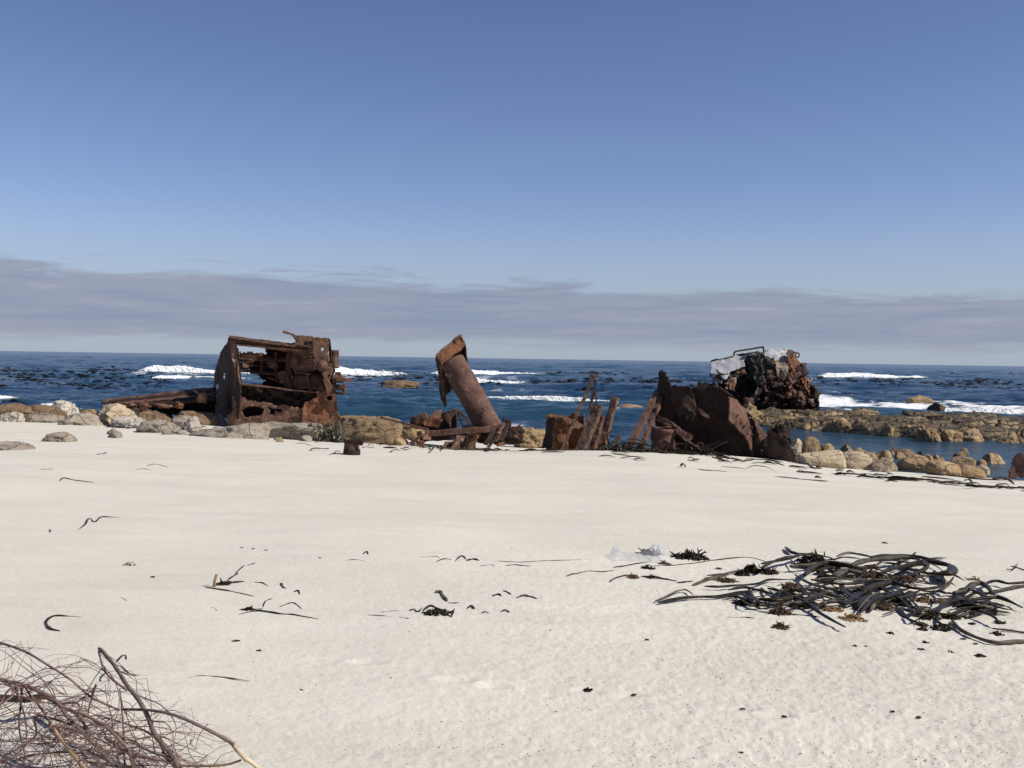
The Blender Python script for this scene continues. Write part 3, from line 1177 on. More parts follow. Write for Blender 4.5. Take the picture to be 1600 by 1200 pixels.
# left side wall, turned away from the sun; its dark colour deepens the shade
cplate('side_wall', [(786, 130), (752, 185), (688, 352), (684, 600), (836, 605), (836, 425), (822, 300), (803, 178)], c1, 37.0, M['rust_dark_shade'], wreck,
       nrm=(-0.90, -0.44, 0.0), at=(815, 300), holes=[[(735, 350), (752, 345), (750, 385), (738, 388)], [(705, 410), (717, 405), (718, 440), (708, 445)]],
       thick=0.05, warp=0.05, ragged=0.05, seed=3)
bar('top_beam', Q(c1, 786, 152, 36.9), Q(c1, 1245, 212, 36.9), 0.30, 0.16, M['rust'], wreck, side=(0, 1, 0), rough=0.022, seed=4)
bar('beam_lip', Q(c1, 788, 136, 36.85), Q(c1, 1160, 190, 36.85), 0.07, 0.34, M['rust_scale'], wreck, side=(0, 1, 0), rough=0.02, seed=5)
bar('beam_lip', Q(c1, 800, 180, 36.83), Q(c1, 1235, 218, 36.83), 0.05, 0.30, M['rust'], wreck, side=(0, 1, 0), rough=0.015, seed=6)
bar('corner_post', Q(c1, 800, 160, 36.88), Q(c1, 832, 480, 36.88), 0.17, 0.20, M['rust_scale'], wreck, side=(0, 1, 0), rough=0.03, seed=7)
bar('corner_post', Q(c1, 818, 200, 37.1), Q(c1, 838, 420, 37.1), 0.10, 0.10, M['rust'], wreck, side=(0, 1, 0), rough=0.015, seed=8)
bar('sill', Q(c1, 838, 408, 36.85), Q(c1, 1285, 460, 36.85), 0.05, 0.26, M['rust_scale'], wreck, side=(0, 1, 0), rough=0.012, seed=9)
rngw = random.Random(3)
hl = []
for _ in range(34):
    x, y = rngw.uniform(865, 1250), 0
    y = rngw.uniform(430 + (x - 850) * 0.10, 505 + (x - 850) * .05)
    r_ = rngw.uniform(6, 17)
    hl.append([(x + r_ * math.cos(k) * 1.2, y + r_ * math.sin(k)) for k in (0, 1.05, 2.1, 3.14, 4.2, 5.2)])
cplate('perforated_panel', [(845, 415), (1285, 466), (1285, 500), (1220, 545), (1100, 535), (870, 515), (845, 500)], c1, 37.05, M['rust_dark_shade'], wreck,
       holes=hl, thick=0.04, cell=0.03, warp=0.06, wscale=3.0, ragged=0.05, seed=11)
cplate('rear_panel', [(845, 420), (1285, 470), (1285, 560), (845, 600)], c1, 37.9, M['rust_dark_shade'], wreck, thick=0.04, warp=0.08, rots=0.25, seed=12)
cplate('bottom_plate', [(785, 470), (830, 478), (885, 506), (1060, 528), (1220, 548), (1215, 632), (1200, 670), (1000, 680), (770, 670), (762, 590), (800, 560)], c1, 36.8, M['rust_scale'], wreck,
       holes=[[(856, 545), (905, 538), (978, 552), (965, 580), (930, 598), (862, 596)], [(1012, 553), (1088, 560), (1080, 580), (1040, 572), (1030, 584), (1012, 574)]],
       thick=0.05, cell=0.03, warp=0.06, ragged=0.07, seed=13)
lhp = cplate('lower_hull_plate', [(1200, 565), (1215, 515), (1285, 490), (1278, 452), (1330, 448), (1388, 468), (1398, 560), (1425, 622), (1415, 675), (1195, 675)], c1, 36.55, M['rust_orange'], wreck,
       holes=[[(1358 + 17 * math.cos(k), 490 + 14 * math.sin(k)) for k in np.arange(0, 6.2, .6)]], thick=0.05, cell=0.025, warp=0.07, wscale=2.0, ragged=0.03, seed=14)
V, Fc = cyl_geo(Q(c1, 1358, 490, 36.62), Q(c1, 1358, 490, 36.40), 0.155, 0.155, seg=20, rings=2, hollow=0.05, dent=0.004)
link_mesh('porthole_ring', V, [tuple(f) for f in Fc], M['rust'], lhp)
# casing on the right: front plate, inner panel with rack of teeth, receding walls, and an added roof to keep the interior dark
cfr = cplate('casing_front', [(1262, 140), (1345, 138), (1356, 175), (1352, 230), (1372, 330), (1362, 400), (1392, 452), (1385, 490), (1345, 470), (1300, 300), (1268, 330), (1262, 240)], c1, 36.5, M['rust_scale'], wreck,
       holes=[[(1320 + 9 * math.cos(k), 208 + 11 * math.sin(k)) for k in np.arange(0, 6.2, .7)], [(1352 + 8 * math.cos(k), 362 + 9 * math.sin(k)) for k in np.arange(0, 6.2, .7)]],
       thick=0.06, cell=0.025, warp=0.03, ragged=0.03, seed=15)
cplate('casing_panel', [(1150, 195), (1265, 195), (1265, 335), (1215, 345), (1155, 342), (1130, 300)], c1, 37.4, M['rust_scale'], wreck, thick=0.05, cell=0.03, warp=0.02, ragged=0.02, seed=16)
for i in range(9):
    y = 182 + i * 17
    p = Q(c1, 1252 + i * 1.5, y, 36.62)
    bar('rack_tooth', p + Vector((-0.11, 0, 0.012)), p + Vector((0.06, 0, 0)), 0.055, 0.14, M['rust_scale'], cfr, rough=0.01, seed=20 + i)
plate('casing_wall', [Q(c1, 1352, 145, 36.5), Q(c1, 1356, 160, 39.6), Q(c1, 1395, 560, 39.6), Q(c1, 1395, 560, 36.5)], M['rust_dark_shade'], wreck, thick=0.05, warp=0.05, ragged=0.05, seed=31)
plate('shade_roof', [Q(c1, 1000, 196, 36.95), Q(c1, 1345, 150, 36.6), Q(c1, 1345, 165, 39.6), Q(c1, 990, 220, 39.6)], M['rust_dark_shade'], wreck, thick=0.05, warp=0.04, ragged=0.08, seed=32)  # added only to block the sun from the interior
cplate('torn_roof_flap', [(1085, 97), (1100, 100), (1160, 124), (1265, 133), (1265, 196), (1150, 186), (1162, 165), (1155, 148), (1138, 126), (1090, 113)], c1, 36.75, M['rust'], wreck,
       thick=0.05, cell=0.022, warp=0.03, ragged=0.015, seed=33, nrm=(0.15, -0.95, 0.2))
# dark interior
for i, (xa, ya, xb, yb, Yi, wi) in enumerate([(850, 245, 1110, 258, 38.7, .05), (840, 300, 1060, 308, 38.9, .05), (960, 230, 965, 345, 38.6, .07), (1045, 225, 1050, 400, 38.5, .07), (900, 345, 1110, 362, 38.2, .05), (1000, 370, 1130, 420, 38.0, .07),
                                              (1160, 345, 1250, 350, 37.3, .06), (1180, 430, 1370, 452, 37.2, .05), (1085, 215, 1240, 228, 37.6, .08), (1230, 350, 1250, 450, 37.3, .08)]):
    bar('interior_rib', Q(c1, xa, ya, Yi), Q(c1, xb, yb, Yi), wi, wi * 1.6, M['rust_scale' if i % 2 else 'rust_orange'], wreck, rough=0.018, seed=230 + i)
for i, poly in enumerate([[(845, 270), (900, 262), (915, 300), (880, 318), (850, 305)], [(985, 285), (1040, 275), (1060, 318), (1010, 330)], [(1060, 350), (1110, 340), (1120, 400), (1075, 405)]]):
    cplate('broken_plate', poly, c1, 38.2 - .2 * i, M['rust_scale'], wreck, nrm=(0.3, -0.9, 0.3), thick=0.03, cell=0.03, warp=0.08, ragged=0.06, seed=245 + i)
cplate('back_wall', [(828, 222), (985, 237), (1008, 210), (1240, 225), (1380, 300), (1380, 620), (850, 620), (850, 420), (942, 415), (990, 400), (942, 352), (905, 336), (832, 336)], c1, 39.4, M['rust_dark_shade'], wreck,
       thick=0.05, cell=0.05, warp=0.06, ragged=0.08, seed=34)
bar('interior_pipe', Q(c1, 826, 262, 38.3), Q(c1, 1130, 276, 38.3), 0.10, 0.10, M['rust_scale'], wreck, rough=0.02, seed=35)
bar('interior_pipe', Q(c1, 832, 332, 38.6), Q(c1, 1120, 352, 38.6), 0.09, 0.12, M['rust'], wreck, rough=0.02, seed=36)
bar('interior_pipe', Q(c1, 870, 285, 38.1), Q(c1, 940, 268, 38.1), 0.06, 0.06, M['rust_scale'], wreck, rough=0.03, seed=37)
cyl('stack_pipe', Q(c1, 1130, 225, 38.0), Q(c1, 1118, 430, 38.0), 0.16, 0.16, M['rust'], wreck, dent=0.03, seed=38)
cyl('flange_disc', Q(c1, 1163, 272, 37.3), Q(c1, 1163, 272, 37.15), 0.15, 0.15, M['rust'], wreck, dent=0.01, seed=39, rings=3)
cyl('flange_disc', Q(c1, 1316, 305, 36.5), Q(c1, 1318, 305, 36.25), 0.21, 0.17, M['rust'], cfr, dent=0.02, seed=40, rings=4)
cyl('engine_drum', Q(c1, 1160, 385, 37.6), Q(c1, 1330, 400, 37.6), 0.30, 0.30, M['rust'], wreck, dent=0.06, seed=41)
cyl('side_drum', Q(c1, 1384, 212, 37.0), Q(c1, 1388, 318, 37.0), 0.17, 0.15, M['rust'], wreck, dent=0.03, seed=42)
cyl('side_pipe', Q(c1, 1375, 375, 36.9), Q(c1, 1440, 385, 36.9), 0.13, 0.16, M['rust'], wreck, dent=0.03, seed=43)
bar('side_rod', Q(c1, 1400, 380, 36.8), Q(c1, 1495, 391, 36.8), 0.10, 0.10, M['rust_scale'], wreck, rough=0.02, seed=44)
cplate('side_bracket', [(1385, 345), (1425, 335), (1440, 372), (1435, 400), (1450, 410), (1450, 470), (1385, 470)], c1, 37.0, M['rust'], wreck,
       holes=[[(1395, 398), (1430, 395), (1436, 408), (1400, 412)], [(1395, 440), (1436, 445), (1436, 456), (1398, 452)]], thick=0.08, cell=0.025, warp=0.05, ragged=0.05, seed=45)

# collapsed girders running left from the deckhouse
b1 = Q(c1, 380, 560, 38.0)
gird = thing('collapsed_hull_girder', 'long bundle of dark rusted girders sloping down left from the boxy wreck', 'girder', (b1.x, 38.0, tz(b1.x, 38)))
for i, (xa, ya, xb, yb, Yd) in enumerate([(40, 512, 690, 438, 38.4), (70, 522, 690, 455, 38.1), (110, 532, 690, 472, 37.8), (160, 545, 690, 492, 37.5)]):
    bar('girder', Q(c1, xa, ya, Yd), Q(c1, xb, yb, Yd), 0.10, 0.30, M['rust_dark_shade' if i % 2 else 'rust'], gird, rough=0.03, seed=50 + i, side=(0, 1, 0.3))
cplate('web_plate', [(90, 520), (690, 440), (700, 600), (520, 600), (400, 580), (200, 550)], c1, 38.6, M['rust_dark_shade'], gird, thick=0.05, warp=0.1, ragged=0.1, seed=55)
bar('loose_strut', Q(c1, 563, 440, 37.3), Q(c1, 640, 495, 37.2), 0.07, 0.06, M['wood'], gird, rough=0.02, seed=56)
cplate('end_plate', [(590, 480), (630, 445), (650, 480), (645, 525), (610, 525), (585, 505)], c1, 37.25, M['rust'], gird, thick=0.05, warp=0.05, ragged=0.04, seed=57)
for i, (x, y, sx, sz) in enumerate([(185, 530, .7, .22), (285, 540, .55, .28), (400, 538, .8, .2), (480, 532, .4, .3), (250, 560, .9, .2)]):
    V, Fc = rock_geo(Q(c1, x, y, 37.35), (sx, 0.3, sz), 70 + i, 4, rough=0.35, box=0.0)
    link_mesh('rust_lump', V, Fc, M['rust_orange' if i % 2 else 'rust_scale'], gird)

# ---------------------------------------------------------------- wreck 2: leaning pipe with square hood
YP = 31.0
b2 = Q(c2, 1060, 900, YP)
pipe = thing('wrecked_ventilator_pipe', 'thick rusted pipe leaning left with a square flanged hood on its top', 'ship pipe', (b2.x, YP, tz(b2.x, YP)))
aT = Q(c2, 785, 350, YP + 0.75)
aB = Q(c2, 1110, 935, YP - 0.1)
pbody = cyl('pipe_body', aB, aT, 0.405, 0.400, M['pipe'], pipe, dent=0.022, seed=60, seg=48, rings=40)
A = Q(c2, 652, 303, YP + 0.55)
Cc = Q(c2, 852, 132, YP + 0.85)
E = Q(c2, 690, 655, YP + 0.95)
Fq = Cc + E - A
ax = (aB - aT).normalized()
hpl = plate('hood_plate', [A, Cc, Fq, E], M['rust'], pipe, thick=0.05, cell=0.025, warp=0.02, ragged=0.03, seed=61)


def rim(p, q, dpt, seed, mat):
    plate('hood_rim', [p, q, q + ax * dpt, p + ax * dpt], mat, hpl, thick=0.045, cell=0.025, warp=0.02, ragged=0.03, seed=seed)


rim(A, Cc, 0.36, 62, M['rust_orange'])
rim(A, E, 0.33, 63, M['rust_dark_shade'])
rim(Cc, Fq, 0.36, 64, M['rust_dark_shade'])
bar('hood_edge_angle', A - ax * 0.02, Cc - ax * 0.02, 0.10, 0.08, M['rust_scale'], pipe, side=ax, rough=0.014, seed=65)
bar('hood_edge_angle', A + ax * 0.31, E + ax * 0.28, 0.07, 0.09, M['rust'], pipe, side=ax, rough=0.016, seed=66)
bar('hood_spike', Q(c2, 800, 180, YP + 0.75), Q(c2, 853, 132, YP + 0.8), 0.14, 0.10, M['rust'], pipe, rough=0.03, seed=67, taper=0.4)
bar('hinge_bracket', Q(c2, 650, 500, YP + 0.6), Q(c2, 730, 505, YP + 0.6), 0.07, 0.12, M['rust'], pipe, rough=0.02, seed=68)
bar('hinge_bracket', Q(c2, 730, 455, YP + 0.35), Q(c2, 830, 475, YP + 0.30), 0.10, 0.10, M['rust'], pipe, rough=0.02, seed=69)
plate('gusset', [Q(c2, 735, 470, YP + 0.7), Q(c2, 780, 480, YP + 0.7), Q(c2, 765, 600, YP + 0.75), Q(c2, 735, 625, YP + 0.8)], M['rust_dark_shade'], pipe, thick=0.04, cell=0.03, seed=70)
for i in range(5):
    p = Q(c2, 1035 + (i % 2) * 14, 735 + i * 16, YP - 0.36)
    V, Fc = rock_geo(p, (0.10, 0.05, 0.09), 80 + i, 2, rough=0.3)
    link_mesh('scale_patch', V, Fc, M['rust_scale'], pbody)

# debris of the pipe wreck
def debris_bar(label, conv, a, b, w, d, mat, Ya, Yb=None, name='rusted_girder', cat='girder', group=None, **kw):
    p = Q(conv, a[0], a[1], Ya)
    q = Q(conv, b[0], b[1], Ya if Yb is None else Yb)
    m = (p + q) / 2
    o = bar(name, p, q, w, d, mat, base=m, **kw)
    return tag(o, label, cat, group)


def debris_plate(label, conv, poly, Y, mat, name='torn_hull_plate', cat='metal plate', group=None, **kw):
    c = Q(conv, poly[0][0], poly[0][1], Y)
    o = cplate(name, poly, conv, Y, mat, base=c, **kw)
    return tag(o, label, cat, group)


debris_bar('long rusted girder lying level across the foot of the leaning pipe', c2, (560, 950), (1195, 898), 0.17, 0.25, M['rust'], 30.2, 30.4, rough=0.02, seed=71)
debris_bar('second rusted girder half buried beneath the level one below the leaning pipe', c2, (520, 990), (1240, 955), 0.14, 0.3, M['rust_dark_shade'], 30.5, rough=0.03, seed=72)
debris_bar('thin rusted rail sloping from the big tan boulder to the foot of the pipe', c2, (185, 810), (580, 915), 0.06, 0.09, M['rust'], 30.2, 30.0, rough=0.012, seed=73, name='rusted_rail', cat='rail')
debris_bar('short thin rusted rail on the sand below the orange boulder', c2, (355, 965), (540, 1035), 0.06, 0.08, M['rust'], 29.3, 29.0, rough=0.012, seed=74, name='rusted_rail', cat='rail')
debris_bar('rusted strut propped against the left side of the leaning pipe', c2, (820, 745), (945, 880), 0.09, 0.10, M['rust'], 30.9, 30.7, rough=0.02, seed=75, name='rusted_strut', cat='strut')
debris_bar('thinnest dark strut between the leaning pipe and the upright bracket', c2, (825, 780), (875, 890), 0.04, 0.05, M['rust_dark_shade'], 30.7, rough=0.01, seed=76, name='rusted_strut', cat='strut')
br = thing('upright_bracket', 'peaked rusted bracket with a dark hollow left of the leaning pipe', 'bracket', Q(c2, 770, 910, 30.8))
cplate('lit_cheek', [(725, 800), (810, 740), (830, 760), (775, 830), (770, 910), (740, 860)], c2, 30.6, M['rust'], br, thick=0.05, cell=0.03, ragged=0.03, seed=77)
cplate('shaded_cheek', [(770, 830), (825, 760), (822, 900), (772, 915)], c2, 30.75, M['rust_dark_shade'], br, nrm=(-0.7, -0.7, 0), thick=0.05, cell=0.03, seed=78)
cplate('back_web', [(640, 800), (800, 770), (800, 920), (640, 910)], c2, 31.0, M['rust_dark_shade'], br, thick=0.05, cell=0.03, ragged=0.06, seed=79)
cl = thing('crumpled_deck_casting', 'crumpled pile of rusted castings behind the orange boulder, left of the leaning pipe', 'wreckage', Q(c2, 560, 900, 31.0))
cplate('torn_plate', [(590, 800), (650, 752), (690, 765), (675, 830), (620, 850), (575, 830)], c2, 30.7, M['rust'], cl, thick=0.06, cell=0.025, warp=0.06, ragged=0.05, seed=81, nrm=(0.3, -0.8, 0.4))
cplate('torn_plate', [(535, 860), (610, 800), (690, 830), (650, 905), (590, 900), (560, 890)], c2, 30.5, M['rust_orange'], cl, thick=0.06, cell=0.025, warp=0.06, ragged=0.05, seed=82)
cplate('torn_plate', [(425, 850), (435, 795), (480, 815), (470, 860)], c2, 30.9, M['rust_dark_shade'], cl, thick=0.06, cell=0.025, warp=0.06, ragged=0.04, seed=83)
cyl('bent_pipe', Q(c2, 470, 855, 31.0), Q(c2, 575, 810, 31.0), 0.17, 0.2, M['rust'], cl, dent=0.05, seed=84)
cplate('base_plate', [(430, 850), (700, 840), (740, 925), (450, 905)], c2, 31.2, M['rust_dark_shade'], cl, thick=0.06, cell=0.03, warp=0.06, ragged=0.05, seed=85)
fr_ = thing('broken_frame_foot', 'rusted rib frame with slanting struts at the right foot of the leaning pipe', 'wreckage', Q(c2, 1200, 1020, 30.0))
bar('slanted_strut', Q(c2, 1140, 1015, 29.8), Q(c2, 1225, 870, 30.2), 0.16, 0.10, M['rust'], fr_, rough=0.02, seed=86)
bar('slanted_strut', Q(c2, 1185, 1010, 29.8), Q(c2, 1260, 855, 30.2), 0.10, 0.10, M['rust_dark_shade'], fr_, rough=0.02, seed=87)
bar('slanted_strut', Q(c2, 1060, 1030, 29.8), Q(c2, 1130, 925, 30.1), 0.14, 0.09, M['rust_dark_shade'], fr_, rough=0.02, seed=88)
cplate('torn_tip', [(1205, 800), (1225, 830), (1272, 845), (1265, 900), (1200, 880)], c2, 30.4, M['rust_dark_shade'], fr_, thick=0.05, cell=0.025, ragged=0.05, seed=89)
cplate('side_box', [(1255, 890), (1350, 880), (1368, 915), (1310, 940), (1345, 965), (1255, 985)], c2, 30.3, M['rust'], fr_, thick=0.12, cell=0.03, warp=0.06, ragged=0.05, seed=90)
cplate('rear_web', [(980, 940), (1380, 910), (1370, 1040), (1000, 1040)], c2, 30.7, M['rust_dark_shade'], fr_, thick=0.05, cell=0.04, warp=0.08, ragged=0.06, seed=91)
debris_plate('broad slanting rusted plate stuck in the sand in front of the level girder', c2, [(765, 1090), (825, 965), (890, 965), (845, 1085)], 29.0, M['rust_scale'], thick=0.07, cell=0.025, ragged=0.03, seed=92, nrm=(0.2, -0.9, 0.3))
debris_plate('narrow slanting rusted plate beside the broad one in front of the girder', c2, [(850, 1085), (890, 980), (915, 985), (885, 1080)], 29.1, M['rust_dark_shade'], thick=0.07, cell=0.025, ragged=0.03, seed=93, nrm=(-0.3, -0.9, 0.2))
debris_plate('small leaning rusted plate right of the broad slanting pair under the girder', c2, [(900, 1080), (930, 990), (980, 985), (945, 1078)], 29.2, M['rust'], thick=0.07, cell=0.025, ragged=0.03, seed=94, nrm=(0.2, -0.9, 0.3))
debris_bar('flat rusted strip on the sand under the slanting plates', c2, (745, 1085), (980, 1078), 0.05, 0.2, M['rust'], 28.9, rough=0.015, seed=95, name='rusted_strip', cat='metal strip')
GF = 'low rusted scrap round the foot of the leaning pipe'
rz = random.Random(17)
for i in range(20):
    x, y = rz.uniform(420, 1330), rz.uniform(930, 1060)
    Yz = 30.6 - (y - 930) / 130 * 1.6
    mt = rz.choice(['rust', 'rust_dark_shade', 'rust_orange', 'rust_scale'])
    if rz.random() < .55:
        an = rz.uniform(-.5, .9)
        L_ = rz.uniform(50, 150)
        debris_bar('short rusted bar in the low scrap round the foot of the leaning pipe', c2, (x, y), (x + L_ * math.cos(an), y - L_ * math.sin(an)), rz.uniform(.05, .10), rz.uniform(.05, .12), M[mt], Yz, Yz + rz.uniform(-.3, .4),
                   name='scrap_bar', cat='scrap metal', group=GF, rough=0.02, seed=260 + i)
    else:
        s_ = rz.uniform(25, 55)
        poly = [(x + s_ * rz.uniform(.6, 1.3) * math.cos(k * 1.26), y - s_ * rz.uniform(.4, 1.0) * math.sin(k * 1.26)) for k in range(5)]
        debris_plate('small torn rusted plate in the low scrap round the foot of the leaning pipe', c2, poly, Yz, M[mt], name='scrap_plate', cat='scrap metal', group=GF, thick=0.04, cell=0.025, warp=0.06, ragged=0.06, seed=260 + i,
                     nrm=(rz.uniform(-.5, .5), -0.8, rz.uniform(0, .6)))
# bollard stub on the sand
gs = G(*cN(660, 438))
stub = thing('bollard_stub', 'short round rusted bollard stub standing alone on the sand', 'bollard', gs)
k = gs.y / F
cyl('bollard_body', gs + Vector((0, 0.2, -0.12)), gs + Vector((0, 0.2, 140 / 6.154 * k)), 13.0 * k, 11.8 * k, M['pipe'], stub, dent=0.012, seed=96, ragged=0.03)
cyl('bollard_collar', gs + Vector((0, 0.2, -0.12)), gs + Vector((0, 0.2, 48 / 6.154 * k)), 15.0 * k, 14.2 * k, M['rust_dark_shade'], stub, dent=0.02, seed=97, ragged=0.02)
cplate('bollard_rim', [(590, 300), (640, 280), (720, 285), (778, 300), (770, 345), (740, 345), (700, 320), (600, 318)], cN, gs.y + 0.02, M['rust_dark_shade'], stub, thick=0.08, cell=0.02, ragged=0.03, warp=0.03, seed=98)

# ---------------------------------------------------------------- wreck 3: drum, pole and slabs in the middle
YD = 28.3
b3 = Q(c3, 360, 860, YD)
drum = thing('broken_tank', 'squat rusted drum torn open at its front right beside the tall slabs', 'tank', b3)
ctr = Q(c3, 395, 860, YD + 0.5)
rD = 0.56
top = ctr + Vector((-0.02, 0.02, 0.93))
V, Fc = cyl_geo(ctr - Vector((0, 0, 0.25)), top, rD * 1.02, rD, seg=60, rings=24, dent=0.05, hollow=0.03, ragged=0.08, seed=100, arc=(PI * 1.47, PI * 3.06))
link_mesh('tank_shell', V, [tuple(f) for f in Fc], M['rust_orange'], drum)
cplate('torn_side', [(222, 590), (300, 580), (285, 700), (262, 860), (160, 862), (200, 730)], c3, YD - 0.15, M['rust_dark_shade'], drum, nrm=(-0.75, -0.6, 0.1), thick=0.04, cell=0.022, warp=0.05, ragged=0.04, seed=101)
cplate('curled_rim', [(295, 575), (340, 568), (430, 585), (470, 600), (440, 645), (370, 640), (310, 610)], c3, YD + 0.2, M['rust'], drum, nrm=(0.1, -0.6, 0.75), thick=0.03, cell=0.02, warp=0.04, ragged=0.03, seed=102)
cplate('curled_rim', [(440, 640), (520, 600), (600, 640), (540, 690), (470, 670)], c3, YD + 0.3, M['rust'], drum, nrm=(0.3, -0.7, 0.5), thick=0.03, cell=0.02, warp=0.05, ragged=0.05, seed=103)

pl = thing('leaning_iron_pole', 'tall thin rusted pole leaning right with a small crossbar at its tip', 'pole', Q(c3, 310, 985, 26.4))
bar('pole_shaft', Q(c3, 305, 1000, 26.4), Q(c3, 662, 172, 27.0), 0.085, 0.085, M['rust'], pl, rough=0.012, seed=104, seg=0.08)
bar('crossbar', Q(c3, 632, 158, 27.0), Q(c3, 705, 172, 27.0), 0.06, 0.07, M['rust'], pl, rough=0.02, seed=105)
bar('hanging_rod', Q(c3, 668, 180, 27.0), Q(c3, 690, 440, 27.3), 0.035, 0.035, M['rust'], pl, rough=0.01, seed=106)
cplate('hanging_strip', [(645, 310), (672, 305), (668, 380), (640, 440), (622, 515), (608, 505), (622, 420)], c3, 27.2, M['rust'], pl, thick=0.03, cell=0.018, ragged=0.015, seed=107)
cplate('torn_lug', [(600, 480), (640, 460), (680, 470), (660, 500), (620, 510)], c3, 27.3, M['rust_dark_shade'], pl, thick=0.04, cell=0.02, ragged=0.04, seed=108)


def slab(label, conv, a, b, w, d, Y, seed, mat='wood', dY=0.5):
    p = Q(conv, a[0], a[1], Y)
    q = Q(conv, b[0], b[1], Y + dY)
    o = bar('leaning_slab', p, q, w, d, M[mat], base=p, rough=0.022, seed=seed, seg=0.05, side=(0.6, 0.8, 0))
    return tag(o, label, 'slab', 'tall weathered slabs leaning together')


slab('tallest pale streaked slab behind the thin pole, thickest of the leaning three', c3, (505, 960), (712, 445), 0.27, 0.14, 26.9, 110)
slab('leaning slab with a rounded free tip on the right of the trio', c3, (725, 900), (872, 368), 0.19, 0.12, 27.3, 111, 'rust_scale')
slab('shortest broken slab between the two taller leaning slabs', c3, (630, 920), (735, 560), 0.22, 0.14, 27.2, 112, 'rust')
debris_bar('flat rusted strip lying on the sand at the foot of the leaning slabs', c3, (490, 945), (700, 962), 0.05, 0.22, M['wood'], 26.5, name='rusted_strip', cat='metal strip', rough=0.012, seed=113)
debris_bar('low broken rib poking up left of the twin girders', c3, (830, 850), (915, 740), 0.10, 0.10, M['wood'], 27.3, name='broken_rib', cat='rib', rough=0.03, seed=114)

# ---------------------------------------------------------------- wreck 4: dark torn hull half
YH = 28.6
b4 = Q(c4, 800, 800, YH)
hull = thing('torn_hull_section', 'big dark torn hull section, concave and shaded, open towards the beach', 'shipwreck', (b4.x, YH, tz(b4.x, YH)))
cplate('hull_back', [(338, 300), (400, 338), (440, 338), (452, 318), (475, 340), (505, 330), (522, 362), (560, 352), (600, 345), (628, 322), (650, 330), (672, 318), (712, 328), (730, 318), (765, 345), (795, 350), (850, 420), (930, 480), (1010, 560), (1050, 700), (1110, 880), (700, 880), (320, 860), (300, 700), (310, 560)], c4, 27.25, M['rust_dark_shade'], hull,
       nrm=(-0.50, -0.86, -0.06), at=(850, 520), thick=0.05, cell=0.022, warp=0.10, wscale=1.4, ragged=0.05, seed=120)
cplate('jagged_spike', [(328, 250), (334, 226), (343, 240), (352, 224), (360, 246), (376, 236), (380, 268), (396, 282), (390, 306), (408, 322), (430, 400), (312, 400), (322, 320)], c4, 28.1, M['rust_dark_shade'], hull, thick=0.07, cell=0.016, warp=0.06, ragged=0.012, seed=121, nrm=(-0.5, -0.86, 0))
# curved right flank: nearer edge at left, leaning back to the right
lp = [(838, 418), (862, 428), (955, 510), (1056, 605), (1068, 645), (1130, 712), (1112, 745), (1130, 875), (1015, 870), (985, 760), (905, 650), (842, 592), (852, 500)]
hfl = cplate('hull_flank', lp, c4, 26.9, M['rust'], hull, nrm=(0.62, -0.76, 0.22), at=(1000, 720), thick=0.04, cell=0.02, warp=0.06, wscale=1.6, ragged=0.035, seed=122)
rngh = random.Random(8)
for i, (x, y) in enumerate([(905, 555), (985, 580), (930, 610), (1060, 690), (975, 690), (1000, 705), (1040, 770), (950, 640), (1075, 760), (1000, 650)]):
    px = c4(x, y)
    pt = plane_pts([px], Q(c4, 1000, 720, 26.9), (0.62, -0.76, 0.18))[0] + Vector((0.62, -0.76, 0.18)) * 0.04
    V, Fc = rock_geo(pt, (0.07, 0.07, 0.05), 300 + i, 2, rough=0.25)
    link_mesh('rivet', V, Fc, M['rust_scale'], hfl)
# overhanging deck edge that shades the hollow
plate('deck_strip', [Q(c4, 600, 345, 27.75), Q(c4, 795, 350, 27.3), Q(c4, 850, 425, 27.2), Q(c4, 720, 400, 27.9)], M['rust_dark_shade'], hull, thick=0.05, cell=0.035, warp=0.06, ragged=0.06, seed=124)
cplate('peeling_sheet', [(410, 350), (560, 340), (585, 420), (600, 520), (560, 590), (480, 580), (420, 470)], c4, 27.75, M['rust_dark_shade'], hull, nrm=(-0.40, -0.9, 0.05), thick=0.04, cell=0.03, warp=0.16, wscale=1.6, ragged=0.09, seed=125)
bar('curled_strip', Q(c4, 580, 440, 27.4), Q(c4, 600, 510, 27.4), 0.08, 0.06, M['rust_red'], hull, rough=0.04, seed=126)
bar('curled_strip', Q(c4, 600, 510, 27.4), Q(c4, 680, 560, 27.2), 0.07, 0.06, M['rust_red'], hull, rough=0.04, seed=127)
bar('bent_rib', Q(c4, 318, 580, 27.7), Q(c4, 560, 728, 26.9), 0.16, 0.10, M['rust'], hull, rough=0.04, seed=128)
cplate('bent_rib_flange', [(470, 640), (560, 710), (560, 755), (430, 680)], c4, 26.95, M['rust_red'], hull, thick=0.06, cell=0.025, warp=0.06, ragged=0.03, seed=129)
v_, f_ = tube_geo(catmull([Q(c4, 255, 600, 27.7), Q(c4, 275, 640, 27.5), Q(c4, 330, 655, 27.5), Q(c4, 400, 645, 27.4), Q(c4, 430, 620, 27.7)], 6), 0.05, 8, 0.7)
link_mesh('bent_strap', v_, f_, M['rust'], hull, smooth=True)
cyl('rust_boss', Q(c4, 360, 800, 27.4), Q(c4, 365, 660, 27.4), 0.30, 0.26, M['rust_red'], hull, dent=0.10, seed=130)
bar('trailing_rod', Q(c4, 500, 720, 26.9), Q(c4, 640, 815, 26.7), 0.05, 0.05, M['rust_scale'], hull, rough=0.02, seed=131)
bar('trailing_rod', Q(c4, 600, 790, 27.0), Q(c4, 800, 850, 26.4), 0.05, 0.05, M['rust_dark_shade'], hull, rough=0.02, seed=132)

